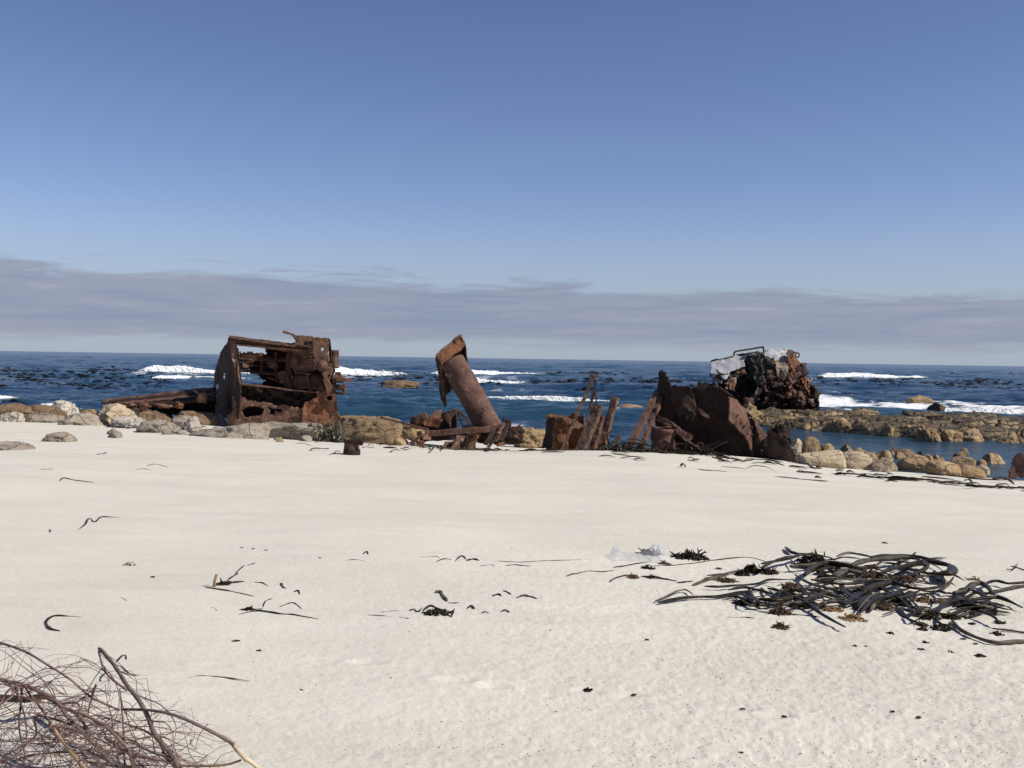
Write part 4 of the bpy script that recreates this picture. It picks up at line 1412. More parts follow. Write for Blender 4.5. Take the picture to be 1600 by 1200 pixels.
gp = 'twin girders propped on the torn hull'
debris_bar('left of two parallel rusted girders propped against the torn hull', c4, (105, 800), (322, 388), 0.15, 0.16, M['rust'], 26.9, 28.3, group=gp, rough=0.02, seed=133, side=(0.5, 0.85, 0))
debris_bar('right of two parallel rusted girders propped against the torn hull', c4, (190, 800), (362, 400), 0.10, 0.14, M['rust'], 27.0, 28.3, group=gp, rough=0.02, seed=134, side=(0.5, 0.85, 0))
rk = thing('rust_crusted_block', 'dark red rust block with a blackened knob right of the torn hull', 'wreckage', Q(c4, 1230, 880, 26.4))
V, Fc = rock_geo(Q(c4, 1205, 850, 26.6), (0.95, 0.8, 0.95), 135, 5, rough=0.22, box=0.1, cuts=14)
link_mesh('block_body', V, Fc, M['rust_dark_shade'], rk)
V, Fc = rock_geo(Q(c4, 1242, 705, 26.7), (0.42, 0.45, 0.62), 136, 5, rough=0.25, box=0.1)
link_mesh('blackened_knob', V, Fc, M['rust_dark_shade'], rk)
V, Fc = rock_geo(Q(c4, 1165, 700, 26.9), (0.36, 0.4, 0.40), 138, 5, rough=0.3, box=0.1)
link_mesh('blackened_knob', V, Fc, M['rust_dark_shade'], rk)
cplate('block_skirt', [(1120, 660), (1180, 680), (1280, 740), (1350, 840), (1350, 890), (1130, 880)], c4, 26.15, M['rust_dark_shade'], rk, thick=0.08, cell=0.03, warp=0.1, ragged=0.06, seed=137, nrm=(-0.3, -0.95, 0.05))

# ---------------------------------------------------------------- wreck 5: white painted superstructure on the reef
YW = 61.0
b5 = Q(c5, 800, 800, YW)
ww = thing('wrecked_white_superstructure', 'crumpled wreck with white painted plates and a bent handrail, out on the rock shelf', 'shipwreck', (b5.x, YW, 0.6))


def lump(name, x0, x1, y0, y1, mat, Y, dp, seed, rough=0.3, sub=5):
    a = Q(c5, x0, y1, Y)
    b = Q(c5, x1, y0, Y)
    c = (a + b) / 2
    V, Fc = rock_geo(c, (b.x - a.x, dp, b.z - a.z), seed, sub, rough=rough, cuts=14, strata=0.10, box=0.55)
    cr = 1 - np.abs(fbm3(V * 1.7 + seed, 4, seed + 7))
    V = V + np.array([0, -0.35, 0.0]) * (cr - 0.6)[:, None]
    return link_mesh(name, V, Fc, M[mat], ww)


cplate('rear_bulkhead', [(225, 320), (440, 262), (700, 215), (980, 185), (1075, 215), (1120, 330), (1175, 460), (1320, 650), (1275, 760), (1250, 840), (560, 840), (510, 700), (345, 605), (310, 530), (225, 470)], c5, YW + 0.75, M['rust_dark_shade'], ww, thick=0.08, cell=0.06, warp=0.35, wscale=1.1, ragged=0.2, seed=140)
lump('crumpled_core', 250, 700, 440, 840, 'rust_dark_shade', YW + 0.5, 1.6, 139, 0.25)
lump('crumpled_core', 1060, 1330, 470, 850, 'rust', YW + 0.3, 1.6, 138, 0.28)
lump('crumpled_core', 250, 1260, 330, 850, 'rust_dark_shade', YW + 1.2, 2.6, 141, 0.26)
lump('crumpled_core', 560, 1200, 230, 620, 'rust', YW + 1.3, 2.2, 142, 0.28)
lump('blackened_mass', 560, 880, 200, 620, 'charred', YW - 0.2, 1.0, 143, 0.35)
lump('rusted_mass', 740, 1080, 500, 740, 'rust_dark_shade', YW - 0.5, 1.2, 144, 0.28)
lump('rusted_mass', 1020, 1200, 600, 810, 'rust_red', YW - 0.7, 1.0, 145, 0.3)
lump('rusted_mass', 1040, 1130, 480, 580, 'rust_red', YW - 0.5, 0.7, 146, 0.3)
lump('rusted_mass', 880, 1050, 520, 700, 'rust_scale', YW - 0.45, 0.7, 147, 0.4)
lump('blackened_mass', 640, 1000, 690, 830, 'rust_dark_shade', YW - 0.6, 1.0, 148, 0.3)
lump('blackened_mass', 1180, 1335, 540, 800, 'rust_dark_shade', YW - 0.1, 1.2, 149, 0.4)


def wp(name, poly, mat, Y, nrm=(0, -1, 0), seed=1, warp=0.10, ragged=0.10, **kw):
    return cplate(name, poly, c5, Y, M[mat], ww, nrm=nrm, thick=0.06, cell=0.05, warp=warp, wscale=1.3, ragged=ragged, seed=seed, **kw)


wp('white_deck_plate', [(205, 300), (300, 285), (440, 245), (550, 236), (552, 350), (480, 372), (400, 420), (375, 480), (330, 490), (300, 445), (215, 455), (205, 400)], 'white_paint', YW - 0.3, (-0.12, -0.9, 0.42), 151, warp=0.05, ragged=0.07)
wp('white_deck_plate', [(450, 225), (700, 195), (690, 300), (560, 290), (545, 250)], 'white_paint', YW + 0.6, (0, -0.9, 0.4), 152)
wp('white_deck_plate', [(745, 200), (860, 185), (1000, 168), (1010, 300), (980, 370), (900, 360), (830, 290), (780, 250)], 'white_paint', YW - 0.2, (0.25, -0.9, 0.3), 153)
wp('upper_red_plate', [(1000, 168), (1060, 195), (1100, 240), (1125, 320), (1090, 370), (1040, 320), (1010, 290)], 'rust_red', YW - 0.3, (0.55, -0.8, 0.2), 154)
wp('torn_plate', [(1010, 290), (1050, 230), (1090, 280), (1110, 330), (1060, 370), (1080, 440), (1040, 440)], 'rust_orange', YW - 0.5, (0.5, -0.8, 0.1), 155)
wp('torn_plate', [(1110, 340), (1170, 370), (1180, 450), (1120, 450), (1090, 390)], 'rust_dark_shade', YW - 0.1, (0.4, -0.9, 0), 156)
wp('torn_plate', [(880, 290), (960, 310), (1000, 350), (980, 470), (950, 480), (960, 400), (920, 380), (910, 490), (885, 470)], 'tan_scale', YW - 0.6, (0, -0.9, 0.2), 157)
wp('torn_plate', [(830, 285), (920, 275), (940, 330), (890, 350), (850, 330)], 'rust_orange', YW - 0.5, (0, -0.9, 0.3), 158)
wp('torn_plate', [(540, 240), (620, 245), (690, 190), (745, 190), (740, 260), (700, 310), (640, 330), (580, 320)], 'charred', YW - 0.6, (0.1, -0.95, 0.1), 159, warp=0.25)
wp('torn_plate', [(440, 380), (560, 360), (550, 420), (480, 440)], 'rust_scale', YW - 0.5, (0, -0.9, 0.3), 160)
wp('torn_plate', [(345, 520), (400, 470), (460, 475), (450, 540), (440, 610), (390, 590), (350, 580)], 'tan_scale', YW - 0.6, (0.2, -0.9, 0.1), 161, warp=0.2)
wp('torn_plate', [(390, 520), (450, 500), (455, 570), (440, 612), (395, 590)], 'rust_orange', YW - 0.75, (0.2, -0.9, 0.1), 162, warp=0.15)
wp('torn_plate', [(195, 430), (230, 420), (240, 470), (320, 510), (310, 535), (225, 495)], 'tan_scale', YW - 0.4, (0, -0.9, 0.3), 163)
wp('torn_plate', [(215, 455), (320, 450), (320, 505), (240, 490)], 'rust_scale', YW - 0.2, (0, -0.95, 0.1), 164)
wp('torn_plate', [(1180, 460), (1220, 470), (1215, 560), (1260, 650), (1230, 660), (1190, 570)], 'rust_orange', YW - 0.6, (0.4, -0.9, 0), 165)
wp('torn_plate', [(1220, 490), (1275, 465), (1260, 510), (1225, 520)], 'tan_scale', YW - 0.5, (0.2, -0.9, 0.2), 166)
wp('torn_plate', [(1120, 470), (1180, 450), (1210, 500), (1150, 530)], 'rust_orange', YW - 0.6, (0.2, -0.8, 0.4), 167)
wp('torn_plate', [(680, 590), (760, 570), (720, 630), (655, 690)], 'tan_scale', YW - 0.9, (0, -0.9, 0.3), 168)
wp('torn_plate', [(1000, 640), (1050, 620), (1070, 670), (1010, 700)], 'rust_orange', YW - 1.1, (0.2, -0.9, 0.2), 169)
wp('torn_plate', [(1225, 690), (1285, 690), (1285, 735), (1235, 730)], 'tan_scale', YW - 0.8, (0, -0.95, 0.2), 170, warp=0.2)
wp('torn_plate', [(1240, 770), (1345, 765), (1350, 800), (1310, 830), (1240, 820)], 'rust_dark_shade', YW - 0.6, (0, -0.6, 0.8), 171, warp=0.25)
wp('torn_plate', [(1225, 540), (1290, 580), (1330, 640), (1290, 690), (1250, 650)], 'rust_dark_shade', YW - 0.2, (0.4, -0.9, 0.1), 172, warp=0.2)
rngt = random.Random(77)
for i in range(26):
    x = rngt.uniform(480, 1180)
    y = rngt.uniform(400, 740)
    s = rngt.uniform(25, 60)
    an = rngt.uniform(0, 6)
    poly = [(x + s * rngt.uniform(.5, 1.2) * math.cos(an + k * 1.26), y + s * rngt.uniform(.5, 1.2) * math.sin(an + k * 1.26)) for k in range(5)]
    wp('torn_plate', poly, rngt.choice(['charred', 'rust', 'rust_dark_shade', 'rust_red', 'rust_scale']), YW - rngt.uniform(0.7, 1.1),
       (rngt.uniform(-.6, .6), -0.8, rngt.uniform(-.2, .6)), 180 + i, warp=0.2, ragged=0.15)
hr = catmull([Q(c5, 443, 245, YW + 0.3), Q(c5, 450, 208, YW + 0.3), Q(c5, 475, 192, YW + 0.3), Q(c5, 600, 172, YW + 0.4), Q(c5, 735, 150, YW + 0.5), Q(c5, 752, 158, YW + 0.5), Q(c5, 755, 200, YW + 0.5)], 8)
v_, f_ = tube_geo(hr, 0.055, 8)
link_mesh('handrail', v_, f_, M['charred'], ww, smooth=True)
v_, f_ = tube_geo([Q(c5, 470, 232, YW + 0.35), Q(c5, 600, 214, YW + 0.4), Q(c5, 705, 198, YW + 0.45)], 0.05, 8)
link_mesh('handrail', v_, f_, M['charred'], ww, smooth=True)
v_, f_ = tube_geo([Q(c5, 205, 300, YW - 0.3), Q(c5, 260, 278, YW - 0.3), Q(c5, 300, 282, YW - 0.3), Q(c5, 440, 246, YW - 0.3)], 0.06, 8)
link_mesh('deck_edge_pipe', v_, f_, M['charred'], ww, smooth=True)
v_, f_ = tube_geo(catmull([Q(c5, 265, 380, YW - 0.75), Q(c5, 290, 415, YW - 0.8), Q(c5, 330, 432, YW - 0.8), Q(c5, 390, 430, YW - 0.8)], 5), 0.05, 6)
link_mesh('loose_cable', v_, f_, M['charred'], ww, smooth=True)
ringp = [Q(c5, 1105 + 20 * math.cos(a_), 232 + 24 * math.sin(a_), YW) for a_ in np.linspace(0, 2 * PI, 14)]
v_, f_ = tube_geo(ringp, 0.05, 6)
link_mesh('mooring_eye', v_, f_, M['rust_scale'], ww, smooth=True)

# small red wreck at the right edge of the view
debris_plate('dark red jagged hull plate standing at the water on the far right edge', c6, [(1512, 575), (1545, 470), (1545, 440), (1575, 425), (1600, 418), (1660, 430), (1700, 590)], 24.3, M['rust_red'], thick=0.08, cell=0.03, warp=0.06, ragged=0.06, seed=215, name='red_hull_plate', nrm=(-0.3, -0.95, 0.1))

# ---------------------------------------------------------------- rocky shelf out in the water
def reef_h(x, y):
    k = x / y
    front = np.interp(k, [0.10, 0.20, 0.26, 0.32, 0.38, 0.46, 0.52, 0.7, 1.2], [66, 58, 53.5, 50.5, 48.5, 47.5, 46.5, 43, 38])
    front = front + 0.9 * fbm2(x * 0.5, y * 0.3, 3, 301)
    back = np.interp(k, [0.05, 0.2, 0.3, 0.5, 0.9], [66, 64.5, 62, 60, 56]) + 0.8 * fbm2(x * 0.4 + 9, y * 0.3, 3, 302)
    left = sstep(5.0, 9.5, x + 1.2 * vn2(x * 0.6, y * 0.6, 300))
    # jointed blocks
    wx = x + 0.45 * vn2(x * 0.5, y * 0.5, 311)
    wy = y + 0.45 * vn2(x * 0.5 + 7, y * 0.5, 312)
    gx, gy = wx / 2.3, wy / 1.15
    ix, iy = np.floor(gx).astype(np.int64), np.floor(gy).astype(np.int64)
    best = np.full(x.shape, 9.0)
    second = np.full(x.shape, 9.0)
    hb = np.zeros(x.shape)
    for dx in (-1, 0, 1):
        for dy in (-1, 0, 1):
            cx_ = ix + dx + 0.5 + 0.42 * _hash(ix + dx, iy + dy, ix * 0, 320)
            cy_ = iy + dy + 0.5 + 0.42 * _hash(ix + dx, iy + dy, ix * 0, 321)
            dd = (gx - cx_) ** 2 + (gy - cy_) ** 2
            hh = _hash(ix + dx, iy + dy, ix * 0, 322)
            n_ = dd < best
            second = np.where(n_, best, np.minimum(second, dd))
            hb = np.where(n_, hh, hb)
            best = np.where(n_, dd, best)
    tilt_ = (gx - np.floor(gx) - 0.5) * _hash(ix, iy, ix * 0, 324) * 0.10
    crack = sstep(0.0, 0.11, np.sqrt(second) - np.sqrt(best))
    rise = sstep(-0.3, 0.5, y - front) * 0.32 + sstep(0.8, 5.5, y - front) * 0.40
    fall = sstep(0.5, -1.0, y - back)
    h = rise * fall * left
    z = -0.5 + 0.60 * sstep(0.0, 0.12, h) + h * 0.62 + hb * 0.24 * sstep(0.05, 0.3, h) + (crack - 1) * 0.38 * sstep(0.05, 0.3, h)
    st = 0.17
    zq = z / st + 0.35 * fbm2(x * 0.8, y * 0.8, 3, 340)
    fr_q = zq - np.floor(zq)
    z = np.where(h > 0.08, 0.25 * z + 0.75 * st * (np.floor(zq) + sstep(0.62, 0.98, fr_q)), z) + tilt_ * sstep(0.05, 0.3, h)
    z = z + 0.07 * fbm2(x * 0.9, y * 0.9, 5, 330, 0.6) * sstep(0.02, 0.3, h) + 0.05 * fbm2(x * 3.2, y * 3.2, 3, 331)
    return z


xs = np.arange(4.0, 46.0, 0.085)
ys = np.concatenate([np.arange(40, 58, 0.075), np.arange(58, 68, 0.12)])
XX, YY = np.meshgrid(xs, ys)
ZZ = reef_h(XX.ravel(), YY.ravel())
nyy, nxx = XX.shape
idx = np.arange(nxx * nyy).reshape(nyy, nxx)
fc = np.stack([idx[:-1, :-1], idx[:-1, 1:], idx[1:, 1:], idx[1:, :-1]], -1).reshape(-1, 4)
link_mesh('rock_shelf', np.stack([XX.ravel(), YY.ravel(), ZZ], 1), fc, M['reef'], kind='structure')

# ---------------------------------------------------------------- boulders
RK = [
    # x0, x1, y0, y1, material, label, extra
    (-16, 44, 631.5, 656, 'rock_brown', 'low brown boulder at the far left behind a pale slab', {}),
    (25, 92, 632.5, 656, 'rock_brown', 'long low brown boulder behind the pale leaning slab', {}),
    (69, 132, 627.5, 656, 'rock_white', 'pale pointed slab leaning left among the brown boulders', dict(tilt=-0.25, depth=0.7)),
    (74, 155, 646.5, 664, 'rock_grey', 'flat grey boulder under the pale pointed slab', {}),
    (-15, 32, 643, 659, 'rock_white', 'flat pale slab on the sand at the far left', {}),
    (23, 92, 646.5, 660, 'rock_grey', 'flat grey slab half buried beside the far left pale one', {}),
    (120, 147, 639.5, 652, 'rock_yellow', 'small tan stone wedged left of the largest pale boulder', {}),
    (142, 210, 631.5, 664, 'rock_pale', 'cream peaked boulder at the left tip of the dark girders', dict(depth=1.4)),
    (163, 228, 651.5, 668, 'rock_white', 'low whitish boulder in front of the cream peaked one', {}),
    (201, 272, 641.5, 668, 'rock_brown', 'brown boulder under the left half of the dark girders', dict(Y=37.0)),
    (248, 341, 642.5, 668, 'rock_brown', 'long brown boulder under the right half of the dark girders', dict(Y=36.8)),
    (212, 276, 655.5, 676, 'rock_grey', 'banded grey boulder between the whitish and the tan round one', {}),
    (264, 299, 649.5, 671, 'rock_grey', 'round tan grey boulder right of the banded grey one', {}),
    (284, 313, 651.5, 679, 'rock_white', 'egg shaped pale grey stone standing upright beside the long slab', dict(tilt=0.2)),
    (307, 353, 646.5, 664, 'rock_white', 'smooth white boulder resting against the dark wall of the boxy wreck', {}),
    (263, 295, 669.5, 679, 'rock_white', 'small white stone in front of the round tan grey boulder', {}),
    (287, 419, 661.5, 684, 'rock_grey', 'long flat grey slab below the front of the boxy wreck', dict(depth=1.5, box=0.6)),
    (375, 514, 659.5, 686, 'rock_grey', 'wide tan grey slab that ends at the black kelp heap', dict(depth=1.5, box=0.6)),
    (518, 630, 651, 692, 'rock_tan', 'largest tan boulder, standing behind the lone bollard stub', dict(depth=1.5, box=0.6, cuts=7, rough=0.08)),
    (618, 668, 659, 686, 'rock_yellow', 'orange tan boulder between the largest tan one and the girder', {}),
    (617, 632, 682, 689, 'rock_tan', 'tiny tan stone at the foot of the largest tan boulder', {}),
    (715, 746, 664, 678, 'rock_pale', 'pale flat stone showing behind the foot of the leaning pipe', dict(Y=31.2)),
    (800, 858, 668, 700, 'rock_yellow', 'rough yellow boulder between the pipe wreck and the torn drum', dict(depth=1.2, rough=0.16)),
    (1230, 1258, 685, 712, 'rock_pale', 'cream boulder touching the dark red rust block', dict(rough=0.055, strata=0.015, cuts=6, box=0.12)),
    (1252, 1284, 682, 712, 'rock_yellow', 'cracked golden boulder right behind the cream one', dict(rough=0.055, strata=0.015, cuts=6, box=0.12)),
    (1280, 1310, 693, 712, 'rock_yellow', 'low golden brown boulder on the right of the cracked one', dict(rough=0.055, strata=0.015, cuts=6, box=0.12)),
    (1246, 1328, 704, 730, 'rock_pale', 'long smooth whitish slab stained brown beside the rust block', dict(depth=0.9, box=0.2, rough=0.055, strata=0.015, cuts=6)),
    (1305, 1372, 706, 733, 'rock_pale', 'smooth cream slab between the stained slab and the sand', dict(depth=0.9, rough=0.055, strata=0.015, cuts=6, box=0.12)),
    (1340, 1378, 708, 722, 'rock_tan', 'flat tan stone at the water behind the smooth cream slab', dict(rough=0.055, strata=0.015, cuts=6, box=0.12)),
    (1360, 1408, 716, 737, 'rock_pale', 'pale flattened boulder pointing at the sand edge below the round one', dict(rough=0.055, strata=0.015, cuts=6, box=0.12)),
    (1376, 1402, 704, 722, 'rock_tan', 'round smooth boulder at the edge of the calm channel', dict(rough=0.055, strata=0.015, cuts=6, box=0.12)),
    (1398, 1442, 702, 716, 'rock_brown', 'flat brown rock awash in the calm channel', dict(rough=0.055, strata=0.015, cuts=6, box=0.12)),
    (1358, 1378, 709, 718, 'rock_brown', 'little brown rock awash left of the round smooth boulder', dict(rough=0.055, strata=0.015, cuts=6, box=0.12)),
    (1410, 1458, 711, 738, 'rock_tan', 'blocky tan boulder at the sand edge of the channel', dict(rough=0.055, strata=0.015, cuts=6, box=0.12)),
    (1454, 1508, 721, 744, 'rock_tan', 'broad low tan boulder right of the blocky tan one', dict(rough=0.055, strata=0.015, cuts=6, box=0.12)),
    (1459, 1484, 714, 728, 'rock_tan', 'small tan boulder behind the broad low one', dict(rough=0.055, strata=0.015, cuts=6, box=0.12)),
    (1487, 1532, 714, 738, 'rock_tan', 'wedge shaped tan boulder sloping down to the right', dict(tilt=-0.15, rough=0.055, strata=0.015, cuts=6, box=0.12)),
    (1490, 1550, 728, 746, 'rock_yellow', 'long low golden boulder below the wedge shaped one', dict(rough=0.055, strata=0.015, cuts=6, box=0.12)),
    (1526, 1550, 726, 744, 'rock_pale', 'knobbly pale stone at the end of the long low golden boulder', dict(rough=0.055, strata=0.015, cuts=6, box=0.12)),
    (1537, 1576, 709, 726, 'rock_tan', 'lone rounded boulder standing in the channel water', dict(rough=0.055, strata=0.015, cuts=6, box=0.12)),
    (1392, 1407, 698, 705, 'rock_brown', 'tiny rock barely breaking the calm channel', dict(rough=0.055, strata=0.015, cuts=6, box=0.12)),
    (1418, 1467, 617, 634, 'rock_tan', 'flat topped tan rock standing in the surf beyond the shelf', {}),
    (1450, 1480, 628, 648, 'rock_dark', 'dark wedge rock in the surf in front of the flat topped one', {}),
    (1315, 1350, 616, 621, 'rock_dark', 'thin dark rock awash in the foam behind the shelf', {}),
    (960, 1020, 632, 648, 'rock_yellow', 'low weedy yellow reef rock in the sea left of the torn hull', dict(depth=3.0)),
    (1150, 1186, 626, 645, 'rock_tan', 'long tan block lying tilted at the foot of the white wreck', dict(Y=58.0, tilt=-0.15)),
    (1166, 1206, 640, 664, 'rock_yellow', 'golden rounded rock at the near end of the shelf', dict(Y=56.0)),
    (588, 655, 594, 603, 'rock_brown', 'long brown reef rock out in the breakers left of the pipe hood', dict(depth=4.0)),
    (1208, 1260, 650, 668, 'rock_yellow', 'square edged golden block at the waterline of the shelf', dict(Y=54.5)),
    (62, 113, 676, 690, 'rock_grey', 'grey domed stone half buried in sand near the far left rocks', dict(box=0.0, cuts=3, rough=0.05)),
    (-30, 40, 692, 703, 'rock_grey', 'flat grey stone almost covered by sand at the left edge', dict(box=0.0, cuts=3, rough=0.05)),
]
for (x0, x1, y0, y1, mt, lab, kw) in RK:
    rock_px(x0, x1, y0, y1, M[mt], lab, **kw)

GR = 'small rounded rocks between the sand and the calm channel'
rr2 = random.Random(64)
for (xa, xb, ya, yb, n, Ya) in [(1240, 1330, 700, 712, 5, 27.5), (1300, 1400, 706, 722, 7, 26.6), (1400, 1470, 706, 728, 6, 26.2), (1440, 1550, 722, 740, 9, 25.2), (1340, 1520, 702, 714, 6, 30.5)]:
    for _ in range(n):
        x_, y_ = rr2.uniform(xa, xb), rr2.uniform(ya, yb)
        w_ = rr2.uniform(8, 24)
        rock_px(x_ - w_ / 2, x_ + w_ / 2, y_ - w_ * rr2.uniform(.25, .45), y_ + w_ * .2, M[rr2.choice(['rock_tan', 'rock_yellow', 'rock_tan', 'rock_brown'])],
                'small tan rock scattered between the right hand boulders and the calm channel', group=GR, seed=rr2.randrange(9000), sub=4, name='small_rock', rough=0.06, strata=0.015, cuts=6, box=0.1)
GL = 'small stones between the left hand boulders'
for (xa, xb, ya, yb, n) in [(0, 150, 650, 662, 6), (150, 320, 662, 680, 8), (300, 500, 676, 688, 7), (530, 700, 684, 692, 6)]:
    for _ in range(n):
        x_, y_ = rr2.uniform(xa, xb), rr2.uniform(ya, yb)
        w_ = rr2.uniform(8, 22)
        g_ = G(x_, y_ + w_ * .2)
        if shore_t(g_.x, g_.y) > 2.0:
            continue
        rock_px(x_ - w_ / 2, x_ + w_ / 2, y_ - w_ * rr2.uniform(.2, .4), y_ + w_ * .2, M[rr2.choice(['rock_grey', 'rock_brown', 'rock_tan', 'rock_grey'])],
                'small grey brown stone lying between the left hand boulders', group=GL, seed=rr2.randrange(9000), sub=4, name='small_rock', rough=0.07, box=0.15)

# blocks along the front of the shelf
rngb = random.Random(21)
SB = [(1290, 1330, 652, 676), (1335, 1368, 655, 678), (1382, 1402, 660, 682), (1405, 1432, 663, 682), (1432, 1452, 664, 686), (1440, 1476, 668, 690), (1470, 1510, 671, 690),
      (1500, 1550, 670, 690), (1560, 1600, 675, 692), (1345, 1360, 652, 665), (1420, 1450, 655, 666), (1535, 1570, 660, 676), (1230, 1252, 645, 664), (1262, 1286, 648, 668), (1590, 1640, 668, 692)]
SL = ['leftmost low slab of the shelf front, just right of the torn hull gap', 'flat cracked block of the shelf front below the white wreck', 'narrow upright block of the shelf front',
      'block with a lit square face on the shelf front', 'dark cleft block in the middle of the shelf front', 'sloping block in front of the dark cleft', 'wide tan block at the deepest bay of the shelf front',
      'long sloping block near the right end of the shelf front', 'pale low block at the right edge of the shelf front', 'small cube of rock on top of the shelf', 'slab lying on the shelf below the surf rocks',
      'stacked block behind the long sloping one', 'stone block at the left end of the shelf under the wreck', 'second stone block under the right end of the white wreck', 'outermost block of the shelf beyond the pale low one']
for (x0, x1, y0, y1), lab in zip(SB, SL):
    rock_px(x0, x1, y0, y1, M['rock_tan' if rngb.random() < .6 else 'rock_yellow'], lab, group='blocks along the rock shelf', box=0.45, cuts=18, rough=0.16, name='shelf_block')

# ---------------------------------------------------------------- kelp heap on the sand
cK = lambda x, y: (1200 + x / 4.0, 840 + y / 4.0)
cL = lambda x, y: (880 + x / 4.444, 830 + y / 4.444)
cB = lambda x, y: (x / 3.636, 960 + y / 3.636)
cA = lambda x, y: (280 + x / 5.714, 840 + y / 5.714)
cM = lambda x, y: (520 + x / 4.444, 840 + y / 4.444)
cS = lambda x, y: (x / 3.75, 640 + y / 3.75)
rk_ = random.Random(99)


def stalk(conv, scale, pts, r, mat, label, group=None, lift=0.0, name='kelp_stalk', cat='kelp', flat=0.8, ends=(0.55, 0.35), arch=0.0, wob=0.12):
    P3 = []
    n = len(pts)
    g0 = None
    for i, q in enumerate(pts):
        p = conv(q[0], q[1])
        lf = q[2] if len(q) > 2 else lift + arch * math.sin(PI * i / max(1, n - 1))
        g = G(p[0], p[1], lf, sea=False)
        if g0 is None:
            g0 = g
        P3.append(g)
    y_near = min(p.y for p in P3)
    if max(p.y for p in P3) - y_near > 1.2 and y_near > 15:
        P3 = [P(conv(q[0], q[1])[0], conv(q[0], q[1])[1], min(p.y, y_near + 0.3)) for p, q in zip(P3, pts)]
        g0 = P3[0]
    cm = catmull(P3, 7)
    Ym = sum(p.y for p in P3) / n
    rm = r / scale / F * Ym * (0.84 if group == GD else 1.0)
    m = len(cm)
    ph = rk_.uniform(0, 6)
    rad = []
    for i in range(m):
        f = i / (m - 1)
        e = ends[0] + (1 - ends[0]) * min(1, f / 0.15)
        e = min(e, ends[1] + (1 - ends[1]) * min(1, (1 - f) / 0.25))
        rad.append(rm * e * (1 + wob * math.sin(ph + f * 11) + wob * 0.6 * math.sin(ph * 2 + f * 27)))
    # rest on the sand
    out = []
    for p, rr_ in zip(cm, rad):
        z = tz(p.x, p.y)
        out.append(Vector((p.x, p.y, max(p.z + rr_ * flat * 0.6, z + rr_ * flat * 0.55))))
    V, Fc = tube_geo(out, rad, 10, flat, nrm=(0.05, 0.1, 1))
    b = (g0.x, g0.y, tz(g0.x, g0.y))
    o = link_mesh(name, V, Fc, mat, base=b, smooth=True)
    return tag(o, label, cat, group)


